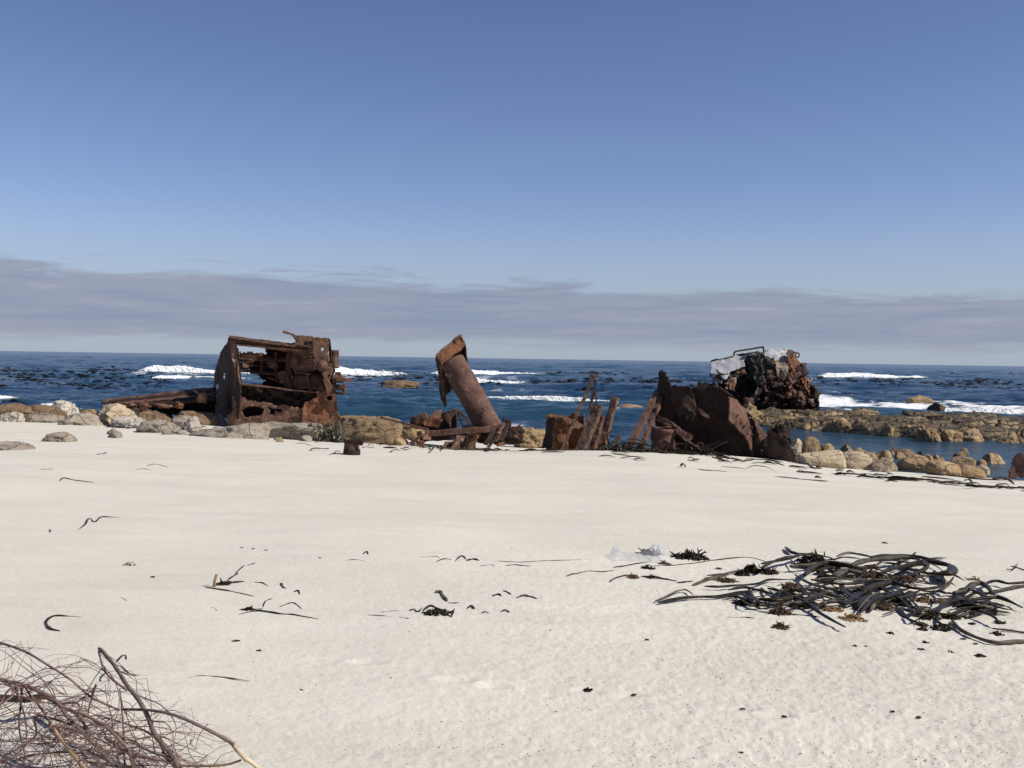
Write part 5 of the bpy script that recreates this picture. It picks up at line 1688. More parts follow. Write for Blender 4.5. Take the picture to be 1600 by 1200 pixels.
GD = 'stalks tangled in the big kelp heap'
LD = 'dark glossy kelp stalk tangled in the big heap on the right'
LG = 'dull grey dried kelp stalk tangled in the big heap on the right'
KP = [
    ([(-40, 165), (60, 150), (150, 130), (210, 110), (300, 112), (400, 130)], 14, 'kelp', .10),
    ([(140, 185), (250, 175), (380, 165), (500, 170)], 18, 'kelp_grey', .08),
    ([(230, 240), (270, 200), (350, 165), (450, 175), (540, 190), (640, 190)], 22, 'kelp', .10),
    ([(520, 180), (620, 150), (740, 140), (860, 130), (950, 140)], 25, 'kelp_grey', .13),
    ([(430, 120), (500, 100), (580, 110), (650, 125)], 12, 'kelp_grey', .12),
    ([(640, 125), (760, 115), (880, 120), (990, 135), (1060, 150)], 15, 'kelp', .15),
    ([(700, 230), (780, 200), (880, 180), (960, 160), (990, 190), (940, 220), (830, 250)], 22, 'kelp', .14),
    ([(170, 235), (220, 270), (290, 300), (400, 320), (520, 315), (600, 300)], 13, 'kelp_grey', .05),
    ([(270, 265), (400, 290), (540, 290), (680, 270), (760, 275), (860, 310), (960, 325), (1060, 315), (1130, 285), (1160, 250)], 15, 'kelp', .08),
    ([(590, 345), (680, 310), (760, 290), (840, 300)], 28, 'kelp', .06),
    ([(250, 330), (340, 350), (430, 375), (500, 385)], 19, 'kelp_grey', .02),
    ([(0, 320), (100, 350), (180, 400), (260, 430), (330, 480), (400, 520), (480, 560)], 17, 'kelp', .05),
    ([(-60, 390), (60, 400), (160, 385), (260, 420)], 23, 'kelp', .06),
    ([(-120, 430), (-20, 425), (80, 420), (180, 440)], 20, 'kelp', .04),
    ([(580, 470), (620, 430), (680, 370), (760, 350), (830, 390), (880, 440), (910, 490)], 13, 'kelp', .06),
    ([(640, 460), (690, 390), (740, 360), (800, 365)], 18, 'kelp_grey', .03),
    ([(540, 400), (600, 390), (570, 440), (610, 460)], 26, 'kelp', .02),
    ([(800, 440), (840, 490), (900, 520), (990, 560)], 10, 'kelp', .01),
    ([(880, 400), (940, 360), (1010, 355), (1045, 390), (1050, 420)], 9, 'kelp', .05),
    ([(1160, 350), (1230, 340), (1290, 300), (1350, 300), (1400, 345)], 25, 'kelp_grey', .05),
    ([(1340, 300), (1420, 275), (1500, 290), (1600, 285), (1700, 280)], 13, 'kelp', .06),
    ([(1380, 345), (1470, 330), (1560, 310), (1700, 290)], 14, 'kelp_grey', .02),
    ([(1060, 480), (1090, 430), (1180, 400), (1300, 390), (1420, 380), (1500, 400), (1590, 440)], 19, 'kelp', .05),
    ([(1100, 500), (1180, 470), (1280, 440), (1400, 430), (1480, 430)], 15, 'kelp', .02),
    ([(1060, 500), (1060, 530), (1110, 550), (1150, 540)], 12, 'kelp', .02),
    ([(1400, 570), (1480, 580), (1560, 590), (1700, 610)], 10, 'kelp_grey', .01),
    ([(1180, 490), (1260, 500), (1340, 470), (1420, 480)], 9, 'kelp', .01),
    ([(760, 340), (840, 370), (900, 350), (960, 330)], 10, 'kelp', .05),
    ([(640, 270), (740, 270), (840, 272), (930, 250)], 15, 'kelp', .09),
    ([(200, 370), (260, 400), (330, 430), (420, 430)], 12, 'kelp', .03),
    ([(100, 480), (220, 490), (330, 500)], 9, 'kelp', .0),
    ([(250, 200), (320, 205), (390, 190), (470, 185), (560, 190), (700, 195)], 10, 'kelp', .07),
    ([(1150, 380), (1220, 380), (1310, 350), (1420, 360)], 11, 'kelp', .03),
    ([(860, 250), (940, 245), (1040, 240), (1120, 230), (1180, 245), (1225, 270)], 9, 'kelp', .08),
    ([(1090, 250), (1110, 215), (1140, 190)], 9, 'kelp', .05),
    ([(420, 400), (480, 420), (560, 400), (640, 345)], 12, 'kelp', .05),
    ([(700, 340), (640, 370), (590, 420), (560, 460)], 9, 'kelp_grey', .06),
    ([(820, 330), (880, 380), (930, 430), (960, 470)], 9, 'kelp', .05),
    ([(300, 260), (420, 255), (520, 265), (620, 262)], 9, 'kelp_grey', .07),
    ([(60, 350), (120, 330), (200, 340), (270, 370)], 12, 'kelp', .07),
    ([(940, 330), (1020, 340), (1100, 320), (1150, 280)], 8, 'kelp_grey', .03),
]
for (pts, r, mt, lf) in KP:
    lf *= 0.75
    stalk(cK, 4.0, pts, r, M[mt], LG if mt == 'kelp_grey' else LD, GD, lift=lf, flat=0.75)
KPL = [
    ([(640, 485), (720, 455), (790, 420), (850, 410), (900, 440)], 10, 'kelp_grey', .02),
    ([(660, 500), (740, 485), (830, 470), (950, 460), (1060, 460), (1180, 440), (1300, 420), (1380, 400)], 16, 'kelp', .02),
    ([(980, 385), (1080, 390), (1200, 380), (1340, 370), (1440, 340), (1600, 340)], 12, 'kelp', .03),
    ([(780, 365), (850, 355), (900, 350)], 9, 'kelp', 0),
    ([(1380, 260), (1450, 220), (1530, 195), (1620, 175)], 16, 'kelp', .08),
    ([(1000, 310), (1100, 300), (1200, 280), (1300, 260)], 9, 'kelp_grey', .02),
    ([(900, 390), (1000, 350), (1080, 330), (1150, 310)], 20, 'kelp_grey', -.01),
    ([(1150, 410), (1260, 395), (1360, 415), (1460, 440)], 14, 'kelp', .06),
]
for (pts, r, mt, lf) in KPL:
    stalk(cL, 4.444, pts, r, M[mt], LG if mt == 'kelp_grey' else LD, GD, lift=lf, flat=0.75)
stalk(cK, 4.0, [(960, 150), (1050, 165), (1140, 185), (1150, 228), (1080, 232), (990, 225)], 30, M['kelp'], 'broad black kelp blade folded over the upper right end of the big heap', None, .10, name='broad_kelp', flat=0.5)
stalk(cK, 4.0, [(420, 245), (480, 212), (560, 225), (630, 240)], 34, M['kelp_grey'], 'widest grey kelp blade lying in the upper middle of the big heap', None, .06, name='broad_kelp', flat=0.35)
stalk(cK, 4.0, [(1150, 520), (1200, 580), (1280, 620), (1400, 660), (1500, 662), (1620, 650), (1720, 640)], 13, M['kelp_grey'], 'long kelp stalk sweeping out in a curve below the right end of the heap', None, .01, flat=0.9)
rq = random.Random(55)
for (cx_, cy_, ax_, ay_, n_) in [(450, 200, 330, 60, 17), (150, 400, 260, 55, 15), (800, 250, 300, 55, 16), (1260, 400, 190, 70, 14), (660, 390, 200, 60, 14), (900, 160, 130, 30, 5), (-120, 400, 120, 30, 6), (950, 470, 120, 40, 7), (350, 330, 250, 60, 9), (800, 350, 250, 60, 8), (1300, 450, 160, 50, 6)]:
    for _ in range(n_):
        x_, y_ = cx_ + rq.gauss(0, .5) * ax_, cy_ + rq.gauss(0, .5) * ay_
        an_ = rq.gauss(0.08, 0.38)
        L_ = rq.uniform(130, 330)
        cu_ = rq.uniform(-.9, .9)
        pts = [(x_ + math.cos(an_ + cu_ * f) * L_ * f, y_ + math.sin(an_ + cu_ * f) * L_ * f * .62 + rq.uniform(-6, 6)) for f in (-.5, -.25, 0, .25, .5)]
        mt = 'kelp_grey' if rq.random() < .15 else 'kelp'
        wide = rq.random() < .22
        thin = rq.random() < .5
        stalk(cK, 4.0, pts, rq.uniform(18, 28) if wide else (rq.uniform(3.5, 7) if thin else rq.uniform(8, 15)), M[mt], LG if mt == 'kelp_grey' else LD, GD, lift=rq.uniform(0, .05), arch=rq.uniform(0, .03), flat=0.3 if wide else 0.75)
stalk(cL, 4.444, [(20, 315), (60, 300), (100, 295), (180, 280), (260, 285), (340, 275), (420, 265)], 5, M['kelp'], 'thin wavy kelp strand trailing left below the plastic sheet', None, 0)
stalk(cL, 4.444, [(345, 255), (420, 245), (500, 230), (600, 215)], 6, M['kelp'], 'short kelp strand right under the plastic sheet', None, 0)
stalk(cL, 4.444, [(600, 245), (760, 240), (900, 225), (1040, 205), (1160, 190), (1300, 185), (1420, 215)], 5, M['kelp'], 'long straight thin strand running from the plastic sheet to the big heap', None, 0)
stalk(cL, 4.444, [(320, 355), (360, 330), (440, 310), (520, 305)], 7, M['kelp'], 'forked kelp strand tipped with a brown root tuft left of the heap', None, 0)
stalk(cL, 4.444, [(540, 320), (620, 320), (700, 335), (790, 350)], 9, M['kelp'], 'tapered kelp stalk with a tufted root between plastic and heap', None, 0)
stalk(cL, 4.444, [(1135, 600), (1180, 606), (1270, 602), (1330, 610)], 8, M['kelp'], 'lone dark cigar shaped kelp piece on clear sand below the heap', None, 0, flat=0.6)
stalk(cL, 4.444, [(-460, 207), (-300, 215), (-100, 205), (100, 200), (240, 196)], 2.6, M['kelp'], 'thin straight stem lying level on the sand left of the plastic sheet', None, 0, name='thin_stem')


def clump_geo(c, s, n, r, seed, hgt=0.6):
    rg = random.Random(seed)
    mb = MB()
    for _ in range(int(n * 1.7)):
        a = rg.uniform(0, 2 * PI)
        d = rg.random() ** 0.6 * s
        p = Vector((c.x + d * math.cos(a), c.y + d * math.sin(a) * 0.8, c.z + rg.uniform(0, s * hgt * (1.1 - d / s))))
        pts = [p]
        dr = Vector((rg.uniform(-1, 1), rg.uniform(-1, 1), rg.uniform(-.8, .4))).normalized()
        for k in range(3):
            dr = (dr + Vector((rg.uniform(-1, 1), rg.uniform(-1, 1), rg.uniform(-1.0, .5))) * 0.8).normalized()
            q = pts[-1] + dr * s * rg.uniform(.12, .3)
            q.z = max(q.z, tz(q.x, q.y) + r * 0.3)
            pts.append(q)
        v, f = tube_geo(pts, [r * rg.uniform(.7, 1.2), r, r * .8, r * .4], 5)
        mb.add(v, f)
    return mb


def clump(conv, scale, x, y, s, mat, label, group=None, n=60, lift=0.0, name='kelp_holdfast', cat='kelp root', hgt=0.55, rf=0.075):
    p = conv(x, y)
    c = G(p[0], p[1], lift, sea=False)
    sm = s / scale / F * c.y
    mb = clump_geo(c, sm, n, sm * rf, int(x * 3 + y) % 9999, hgt)
    o = mb.build(name, mat, base=(c.x, c.y, tz(c.x, c.y)))
    return tag(o, label, cat, group)


GH = 'frilly roots in the big kelp heap'
for (x, y, s, mt, lf) in [(150, 315, 62, 'kelp_brown', .06), (80, 465, 62, 'kelp_brown', .02), (280, 145, 85, 'kelp', .08), (655, 235, 62, 'kelp_brown', .08), (740, 435, 48, 'kelp_brown', .02),
                          (870, 262, 45, 'kelp_brown', .1), (660, 182, 30, 'kelp_brown', .13), (955, 160, 30, 'kelp_brown', .15), (1100, 405, 42, 'kelp_tan', .01),
                          (1000, 500, 66, 'kelp', .01), (560, 350, 60, 'kelp', .02), (830, 410, 55, 'kelp', .01), (1250, 430, 70, 'kelp', .01), (1370, 470, 55, 'kelp', 0), (360, 250, 50, 'kelp', .04), (960, 545, 40, 'kelp_brown', 0), (1140, 500, 50, 'kelp', .01)]:
    clump(cK, 4.0, x, y, s, M[mt], 'frilly brown root clump caught in the big kelp heap' if mt != 'kelp' else 'black frilly kelp root clump caught in the big heap', GH, n=90, lift=lf)
clump(cK, 4.0, 405, 458, 55, M['kelp_tan'], 'orange tan frilly root clump on the lower left front of the kelp heap', None, 90)
clump(cK, 4.0, 535, 510, 66, M['kelp_tan'], 'frilly golden root clump at the very front of the kelp heap', None, 100)
clump(cK, 4.0, 980, 400, 60, M['kelp_tan'], 'reddish tan root clump ringed by a looping stalk in the kelp heap', None, 80)
clump(cK, 4.0, 1285, 265, 45, M['kelp_tan'], 'small tan root tuft lying just behind the right half of the heap', None, 40, hgt=.2)
for (x, y, s, lf) in [(700, 230, 40, 0), (1130, 350, 65, 0), (1310, 275, 75, .02), (1590, 380, 40, .05), (1080, 265, 24, 0), (1240, 300, 50, .01), (1440, 285, 50, .02), (1260, 505, 70, .0)]:
    clump(cL, 4.444, x, y, s, M['kelp' if x > 1200 else 'kelp_brown'], 'frilly dark root clump on the left side of the big kelp heap', GH, n=80, lift=lf)
clump(cL, 4.444, 480, 325, 46, M['kelp_brown'], 'brown root tuft on the tip of the forked strand', None, 50)
clump(cL, 4.444, 610, 325, 44, M['kelp'], 'fan shaped black root tuft at the end of the tapered stalk', None, 60)
clump(cL, 4.444, 590, 262, 48, M['kelp'], 'black root knot just below the plastic sheet', None, 60)
clump(cL, 4.444, 880, 185, 110, M['kelp'], 'low long mat of dark weed to the right of the plastic sheet', None, 150, hgt=.3, rf=.06)
clump(cL, 4.444, 600, 160, 75, M['kelp_brown'], 'brown weed sticking out under the plastic sheet', None, 90, hgt=.5, rf=.07)
clump(cL, 4.444, 1510, 668, 60, M['kelp_brown'], 'separate frilly root ball on the sand in front of the heap', None, 70)
GS = 'small dark weed bits on the sand below the kelp heap'
for (x, y, s) in [(985, 655, 18), (960, 700, 20), (1145, 722, 24), (1330, 745, 34), (1220, 635, 16), (1300, 665, 14), (540, 680, 18), (610, 680, 12), (730, 38, 20), (765, 600, 24), (1430, 605, 40), (1440, 535, 34), (1280, 540, 20), (1080, 570, 60), (970, 575, 30)]:
    clump(cK, 4.0, x, y, s, M['kelp'], 'small dark weed bit on the sand beside the big kelp heap', GS, n=16, name='weed_bit', cat='weed', hgt=.5, rf=.2)
stalk(cK, 4.0, [(1490, 200), (1540, 195), (1560, 160)], 4, M['kelp'], 'small forked twig of weed standing behind the right end of the heap', None, .02)
stalk(cK, 4.0, [(1520, 180), (1570, 195), (1640, 215)], 5, M['kelp'], 'short dark weed strip behind the right end of the heap', None, .0)

# clear plastic sheet caught on the weed
pb = G(*cL(560, 195), sea=False)
ku = pb.y / F / 4.444
pv, pf = [], []
npx, npy = 44, 22
for j in range(npy):
    for i in range(npx):
        u_ = i / (npx - 1)
        v_ = j / (npy - 1)
        hcr = 0.10 * math.exp(-((u_ - 0.78) / 0.20) ** 2) + 0.075 * math.exp(-((u_ - 0.06) / 0.09) ** 2) + 0.03
        env_ = math.sin(PI * min(1, max(0, v_))) ** 0.8
        X_ = pb.x + (340 + u_ * 390 - 560) * ku
        Y_ = pb.y - 0.05 + (v_ - 0.35) * 0.42
        nzv = fbm2(np.array([u_ * 7.0]), np.array([v_ * 5.0]), 3, 401)[0]
        pv.append((X_ + 0.02 * nzv, Y_ + 0.03 * nzv, tz(X_, Y_) + 0.012 + hcr * env_ * (1 + 0.35 * nzv)))
for j in range(npy - 1):
    for i in range(npx - 1):
        pf.append((j * npx + i, j * npx + i + 1, (j + 1) * npx + i + 1, (j + 1) * npx + i))
o = link_mesh('plastic_sheet', pv, pf, M['plastic'], base=(pb.x, pb.y, pb.z), smooth=True)
tag(o, 'crumpled clear plastic sheet glinting on the weed left of the kelp heap', 'plastic sheet')

# ---------------------------------------------------------------- scraps spread over the sand
SC = [
    (cS, 3.75, [(460, 703), (500, 672), (512, 648), (530, 640), (555, 660), (590, 632), (640, 630), (703, 632)], 6, 'kelp', 'wavy knotted kelp strand alone on the smooth sand at the left'),
    (cS, 3.75, [(350, 420), (372, 403), (440, 415), (550, 427)], 6, 'kelp', 'dark tapered kelp strip with a rounded head, far left sand'),
    (cS, 3.75, [(790, 352), (840, 348), (892, 356)], 3, 'kelp', 'lower of two thin strands on the smooth sand below the grey slabs'),
    (cS, 3.75, [(858, 332), (910, 320), (990, 340)], 3, 'kelp', 'upper arched strand of the two on the smooth sand below the grey slabs'),
    (cS, 3.75, [(565, 263), (600, 260), (630, 252)], 5, 'kelp', 'short dark strip on the sand below the whitish boulders'),
    (cS, 3.75, [(235, 352), (275, 350), (312, 351)], 4, 'kelp_tan', 'tan strip of dried weed on the far left sand'),
    (cS, 3.75, [(706, 1098), (735, 1118), (772, 1138)], 4, 'kelp_grey', 'short slanting grey stick on the bare sand left of the forked drift'),
    (cS, 3.75, [(125, 205), (165, 222), (205, 230)], 5, 'kelp', 'kinked dark strip beside the flat stone at the left edge'),
    (cS, 3.75, [(293, 722), (293, 700)], 5, 'kelp', 'tiny dark stub sticking up from the smooth sand at the left'),
    (cB, 3.636, [(340, 95), (285, 82), (262, 45), (300, 14), (380, 12), (470, 18)], 10, 'kelp', 'dark hook shaped kelp piece on the sand above the dry shrub'),
    (cB, 3.636, [(1070, 362), (1150, 350), (1240, 356), (1330, 366), (1420, 380)], 6, 'kelp_grey', 'long glinting strip half buried right of the dry shrub'),
    (cB, 3.636, [(650, 285, .06), (690, 300, .03), (740, 340, .01), (830, 350, .0)], 7, 'kelp_grey', 'curled grey weed with a raised tip beside the broken shrub branch'),
    (cB, 3.636, [(655, 280, .06), (690, 240, .14), (712, 235, .17), (715, 262, .14)], 7, 'kelp_grey', 'upright curled tip of weed behind the broken shrub branch'),
    (cA, 5.714, [(205, 430), (260, 450), (360, 465), (450, 480), (540, 500), (610, 515), (672, 528)], 12, 'kelp', 'lower dark arm of the forked drift at the upright stump'),
    (cA, 5.714, [(300, 440), (380, 410), (470, 405), (580, 392)], 22, 'kelp', 'thick upper arm of the forked drift at the upright stump'),
    (cA, 5.714, [(440, 375), (490, 340), (530, 318)], 9, 'kelp', 'thin twig rising right from the forked drift'),
    (cA, 5.714, [(510, 315), (550, 275), (590, 245)], 8, 'kelp_grey', 'grey twig continuing the rising one from the forked drift'),
    (cA, 5.714, [(610, 250), (650, 238), (680, 228)], 7, 'kelp', 'topmost short twig above the forked drift'),
    (cA, 5.714, [(670, 400), (710, 402), (750, 408), (800, 440)], 8, 'kelp', 'thin strip trailing right from the forked drift'),
    (cA, 5.714, [(520, 692), (620, 670), (720, 660), (800, 670), (900, 685), (1000, 690), (1100, 705), (1245, 732)], 17, 'kelp', 'long dark tapered stalk with a curled leaf near its middle'),
    (cA, 5.714, [(745, 625, .01), (765, 575, .06), (800, 555, .09), (835, 548, .08)], 8, 'kelp', 'curled leaf standing on the long tapered stalk'),
    (cA, 5.714, [(890, 625), (940, 605), (1010, 585), (1060, 610), (1105, 655)], 10, 'kelp', 'arched dark strip just right of the curled leaf'),
    (cA, 5.714, [(270, 648), (305, 625), (340, 665)], 7, 'kelp_grey', 'small arched grey bit left of the long tapered stalk'),
    (cA, 5.714, [(910, 405), (925, 440), (950, 460)], 12, 'kelp_grey', 'small grey flake right of the forked drift'),
    (cA, 5.714, [(1020, 488), (1060, 478), (1075, 510)], 13, 'kelp', 'folded dark flake farther right of the forked drift'),
    (cM, 4.444, [(710, 385), (745, 380), (770, 415), (795, 445)], 16, 'kelp_grey', 'folded grey blade standing on the middle of the sand'),
    (cM, 4.444, [(330, 525), (370, 515), (475, 508)], 5, 'kelp', 'upper short stick left of the dark weed knot in the middle'),
    (cM, 4.444, [(235, 538), (340, 545), (425, 553)], 7, 'kelp_grey', 'grey stick lying left of the dark weed knot in the middle'),
    (cM, 4.444, [(455, 555), (500, 562), (540, 567)], 7, 'kelp', 'short dark stick touching the end of the grey one'),
    (cM, 4.444, [(625, 510), (680, 475), (740, 500), (800, 520), (845, 500)], 12, 'kelp', 'top strip of the dark weed knot in the middle of the sand'),
    (cM, 4.444, [(640, 545), (700, 520), (760, 535), (830, 545)], 12, 'kelp', 'bottom strip of the dark weed knot in the middle of the sand'),
    (cM, 4.444, [(820, 555, .0), (835, 520, .03), (845, 492, .06)], 9, 'kelp', 'upright end strip of the dark weed knot in the middle'),
    (cM, 4.444, [(530, 512), (565, 500), (590, 520), (620, 485)], 9, 'kelp', 'small crooked strip beside the dark weed knot'),
    (cM, 4.444, [(800, 452), (840, 455), (880, 450)], 5, 'kelp', 'thin strip under the folded grey blade'),
    (cM, 4.444, [(1275, 420), (1320, 405), (1365, 410), (1420, 424)], 12, 'kelp_grey', 'dark headed grey piece shaped like a fish on the sand'),
    (cM, 4.444, [(1110, 405), (1150, 395), (1170, 405)], 10, 'kelp', 'dark crumb left of the fish shaped piece'),
    (cM, 4.444, [(1180, 370), (1210, 378), (1240, 395)], 7, 'kelp', 'crooked crumb just above the fish shaped piece'),
    (cM, 4.444, [(935, 490), (965, 475), (985, 495)], 9, 'kelp', 'curled crumb right of the dark weed knot'),
    (cM, 4.444, [(1165, 515), (1200, 505), (1230, 520)], 8, 'kelp', 'pointed crumb below the fish shaped piece'),
    (cM, 4.444, [(1035, 522), (1060, 515), (1085, 524)], 5, 'kelp', 'flat crumb between the curled and the pointed one'),
    (cM, 4.444, [(90, 158), (140, 155), (180, 156), (230, 170)], 5, 'kelp', 'left end strip of the thin weed line across the sand'),
    (cM, 4.444, [(210, 115), (235, 100), (245, 120)], 8, 'kelp', 'peaked crumb above the left end of the thin weed line'),
    (cM, 4.444, [(670, 180), (710, 172), (770, 150), (830, 152)], 6, 'kelp', 'crooked strip in the thin weed line, left of the arched tuft'),
    (cM, 4.444, [(850, 165), (880, 135), (905, 128), (925, 150)], 7, 'kelp', 'arched tuft in the thin weed line across the sand'),
    (cM, 4.444, [(930, 160), (975, 150), (1018, 160)], 9, 'kelp', 'dark lump right of the arched tuft in the thin weed line'),
    (cM, 4.444, [(1020, 200), (1090, 190), (1130, 200)], 4, 'kelp', 'thin strip below the dark lump of the weed line'),
    (cM, 4.444, [(1200, 195), (1260, 190), (1320, 195), (1375, 198)], 6, 'kelp', 'right end strip of the thin weed line'),
    (cM, 4.444, [(600, 135), (650, 135), (720, 132), (750, 150)], 4, 'kelp', 'upper thin strip in the middle of the weed line'),
    (c6, 4.0, [(30, 578), (150, 590), (250, 600), (390, 608)], 7, 'kelp_grey', 'long straight grey plank on the sand below the whitish slab'),
    (c6, 4.0, [(200, 595), (300, 605), (370, 612)], 5, 'kelp', 'dark straight strip along the lower side of the grey plank'),
    (c6, 4.0, [(1190, 658), (1280, 650), (1365, 642)], 3, 'tan_wood', 'thin tan stick on the sand near the right edge boulders'),
    (c6, 4.0, [(230, 490), (260, 510), (290, 530), (330, 530)], 13, 'kelp_grey', 'grey finned piece standing at the foot of the stained slab'),
    (c6, 4.0, [(36, 492), (60, 498), (105, 512)], 9, 'kelp_grey', 'small grey wedge on the sand left of the finned piece'),
    (c6, 4.0, [(630, 550), (700, 548), (770, 558)], 5, 'kelp', 'thin dark strip on the sand below the pale pointed boulder'),
    (c6, 4.0, [(610, 480, .15), (630, 505, .06), (660, 520, 0)], 6, 'kelp', 'thin forked stem leaning on the pale boulder by the sand edge'),
    (c6, 4.0, [(830, 540), (950, 545), (1060, 560), (1200, 580), (1330, 598), (1480, 600), (1620, 605)], 9, 'kelp', 'long dark strand marking the sand edge under the right hand boulders'),
    (c6, 4.0, [(1225, 605), (1260, 600), (1280, 630)], 9, 'kelp_grey', 'bent grey flake near the right end of the sand edge'),
    (c6, 4.0, [(1395, 600), (1450, 590), (1500, 600), (1540, 628)], 14, 'kelp', 'dark leafy weed near the red plate at the right edge'),
    (c4, 4.706, [(610, 955), (660, 965), (740, 968), (830, 975)], 7, 'kelp', 'dark headed strip on the sand below the torn hull'),
    (c4, 4.706, [(720, 870), (760, 880), (830, 895)], 11, 'kelp_grey', 'grey wedge of weed at the foot of the torn hull flank'),
    (c4, 4.706, [(905, 890), (980, 895), (1040, 885), (1130, 885)], 7, 'kelp', 'dark strip at the bottom of the torn hull flank'),
    (cN, 6.154, [(270, 400), (310, 375), (430, 378), (460, 372)], 10, 'kelp_grey', 'flat brown grey scrap on the sand left of the bollard stub'),
    (cN, 6.154, [(130, 330), (200, 325), (290, 348)], 5, 'kelp', 'thin arched strand on the sand before the grey slabs'),
    (cN, 6.154, [(1410, 420), (1450, 385), (1480, 355), (1520, 370), (1525, 410)], 12, 'kelp_grey', 'arched leafy scrap in front of the orange boulder'),
    (cN, 6.154, [(1040, 415), (1080, 390), (1150, 395)], 8, 'kelp', 'small leafy scrap right of the bollard stub'),
    (cN, 6.154, [(450, 435), (500, 425), (530, 400), (570, 408)], 8, 'kelp', 'crooked strand touching the left side of the bollard stub'),
    (cN, 6.154, [(770, 370), (810, 360), (900, 370)], 7, 'kelp', 'strand lying on the right of the bollard stub'),
]
for (cv_, sc_, pts, r, mt, lab) in SC:
    stalk(cv_, sc_, pts, r * 0.9, M[mt], lab, None, 0.0, name='kelp_scrap', cat='kelp scrap', flat=0.55, ends=(.3, .25), wob=.22)
# the little upright stump of the forked drift
st = [G(*cA(312, 440), 0.0, sea=False), G(*cA(318, 380), 0.0, sea=False)]
s0 = st[0]
hgt_ = 112 / 5.714 / F * s0.y
v_, f_ = tube_geo([s0 + Vector((0, 0, -0.03)), s0 + Vector((0.005, 0, hgt_ * 0.5)), s0 + Vector((0.018, 0.01, hgt_))], [0.017, 0.013, 0.015], 8, 0.6)
tag(link_mesh('driftwood_stump', v_, f_, M['tan_wood'], base=s0), 'upright tan driftwood stump stuck in the forked dark drift', 'driftwood')
clump(cA, 5.714, 620, 645, 60, M['kelp'], 'curly weed at the left end of the long tapered stalk', None, 30, rf=.12)
clump(cA, 5.714, 390, 420, 60, M['kelp'], 'frilly weed in the crook of the forked drift', None, 40, rf=.12)
clump(cM, 4.444, 720, 530, 75, M['kelp'], 'frilly middle of the dark weed knot on the sand', None, 50, rf=.1)
clump(cS, 3.75, 750, 912, 40, M['kelp_grey'], 'sparse tuft of dry stems on the smooth sand left of the forked drift', None, 14, rf=.06)
clump(cS, 3.75, 897, 981, 12, M['kelp'], 'single dark dot of weed left of the forked drift', None, 8, rf=.3)
GC = 'dark crumbs of weed dotted over the bare sand'
for (x, y, s) in [(370, 1002, 9), (405, 1017, 7), (920, 1079, 11), (990, 1086, 7), (470, 1078, 6), (1160, 1108, 7), (1225, 1120, 8), (1158, 1176, 6), (1435, 1121, 8), (1395, 1112, 6), (610, 1060, 5), (870, 1113, 5), (640, 988, 5), (690, 1128, 4), (1285, 1090, 5), (1010, 1000, 7), (395, 858, 5), (415, 860, 5), (378, 856, 4), (500, 872, 4), (860, 985, 4)]:
    clump(ident, 1.0, x, y, s * .6, M['kelp'], 'tiny dark weed crumb on the open sand in the foreground', GC, n=8, name='weed_crumb', cat='weed', rf=.28, hgt=.4)

# weed line at the top of the beach
GW = 'weed scraps along the top edge of the sand'
LW = ['short dark weed scrap in the line along the top edge of the sand', 'grey dried weed scrap in the line along the top edge of the sand', 'brown weed scrap in the line along the top edge of the sand']
rw = random.Random(31)


def shore_pt(px, t):
    """point on the sand at picture column px and shore offset t"""
    d = ray(px, 690)
    k = d.x / d.y
    Yv = (24.5 + t) / (0.53 * k + 0.848)
    return k * Yv, Yv


dens = [(0, 200, 26), (200, 480, 24), (470, 560, 14), (560, 700, 22), (690, 860, 34), (840, 1000, 40), (990, 1140, 44), (1130, 1260, 16), (1260, 1400, 16), (1380, 1640, 46)]
for (xa, xb, n) in dens:
    for _ in range(n):
        px = rw.uniform(xa, xb)
        t = rw.gauss(-0.55, 0.55)
        if rw.random() < .18:
            t -= rw.uniform(0, 2.5)
        x, y = shore_pt(px, t)
        L = rw.uniform(.12, .55) * (1.3 if px > 680 else 1.0)
        an = rw.uniform(-0.9, 0.5) - 0.45
        pts = []
        n_ = 5
        bnd = rw.uniform(-.25, .25)
        arch = rw.uniform(0, .05) if rw.random() < .7 else rw.uniform(.03, .10)
        r_ = rw.uniform(.012, .034)
        for k in range(n_):
            f = k / (n_ - 1) - .5
            X_ = x + math.cos(an + bnd * f) * L * f * 2 * .5 + rw.uniform(-.02, .02)
            Y_ = y + math.sin(an + bnd * f) * L * f + L * bnd * (f * f - .1)
            pts.append(Vector((X_, Y_, tz(X_, Y_) + r_ * .4 + arch * max(0, math.cos(f * PI)) * rw.uniform(.5, 1))))
        v, f = tube_geo(catmull(pts, 3), [r_ * q for q in np.interp(np.linspace(0, 1, 13), [0, .2, .6, 1], [.4, 1, 1, .25])], 6, rw.uniform(.35, .8))
        q_ = rw.random()
        mi = 0 if q_ < .62 else (1 if q_ < .82 else 2)
        o = link_mesh('weed_scrap', v, f, (M['kelp'], M['kelp_grey'], M['kelp_brown'])[mi], base=(x, y, tz(x, y)), smooth=True)
        tag(o, LW[mi], 'weed', GW)


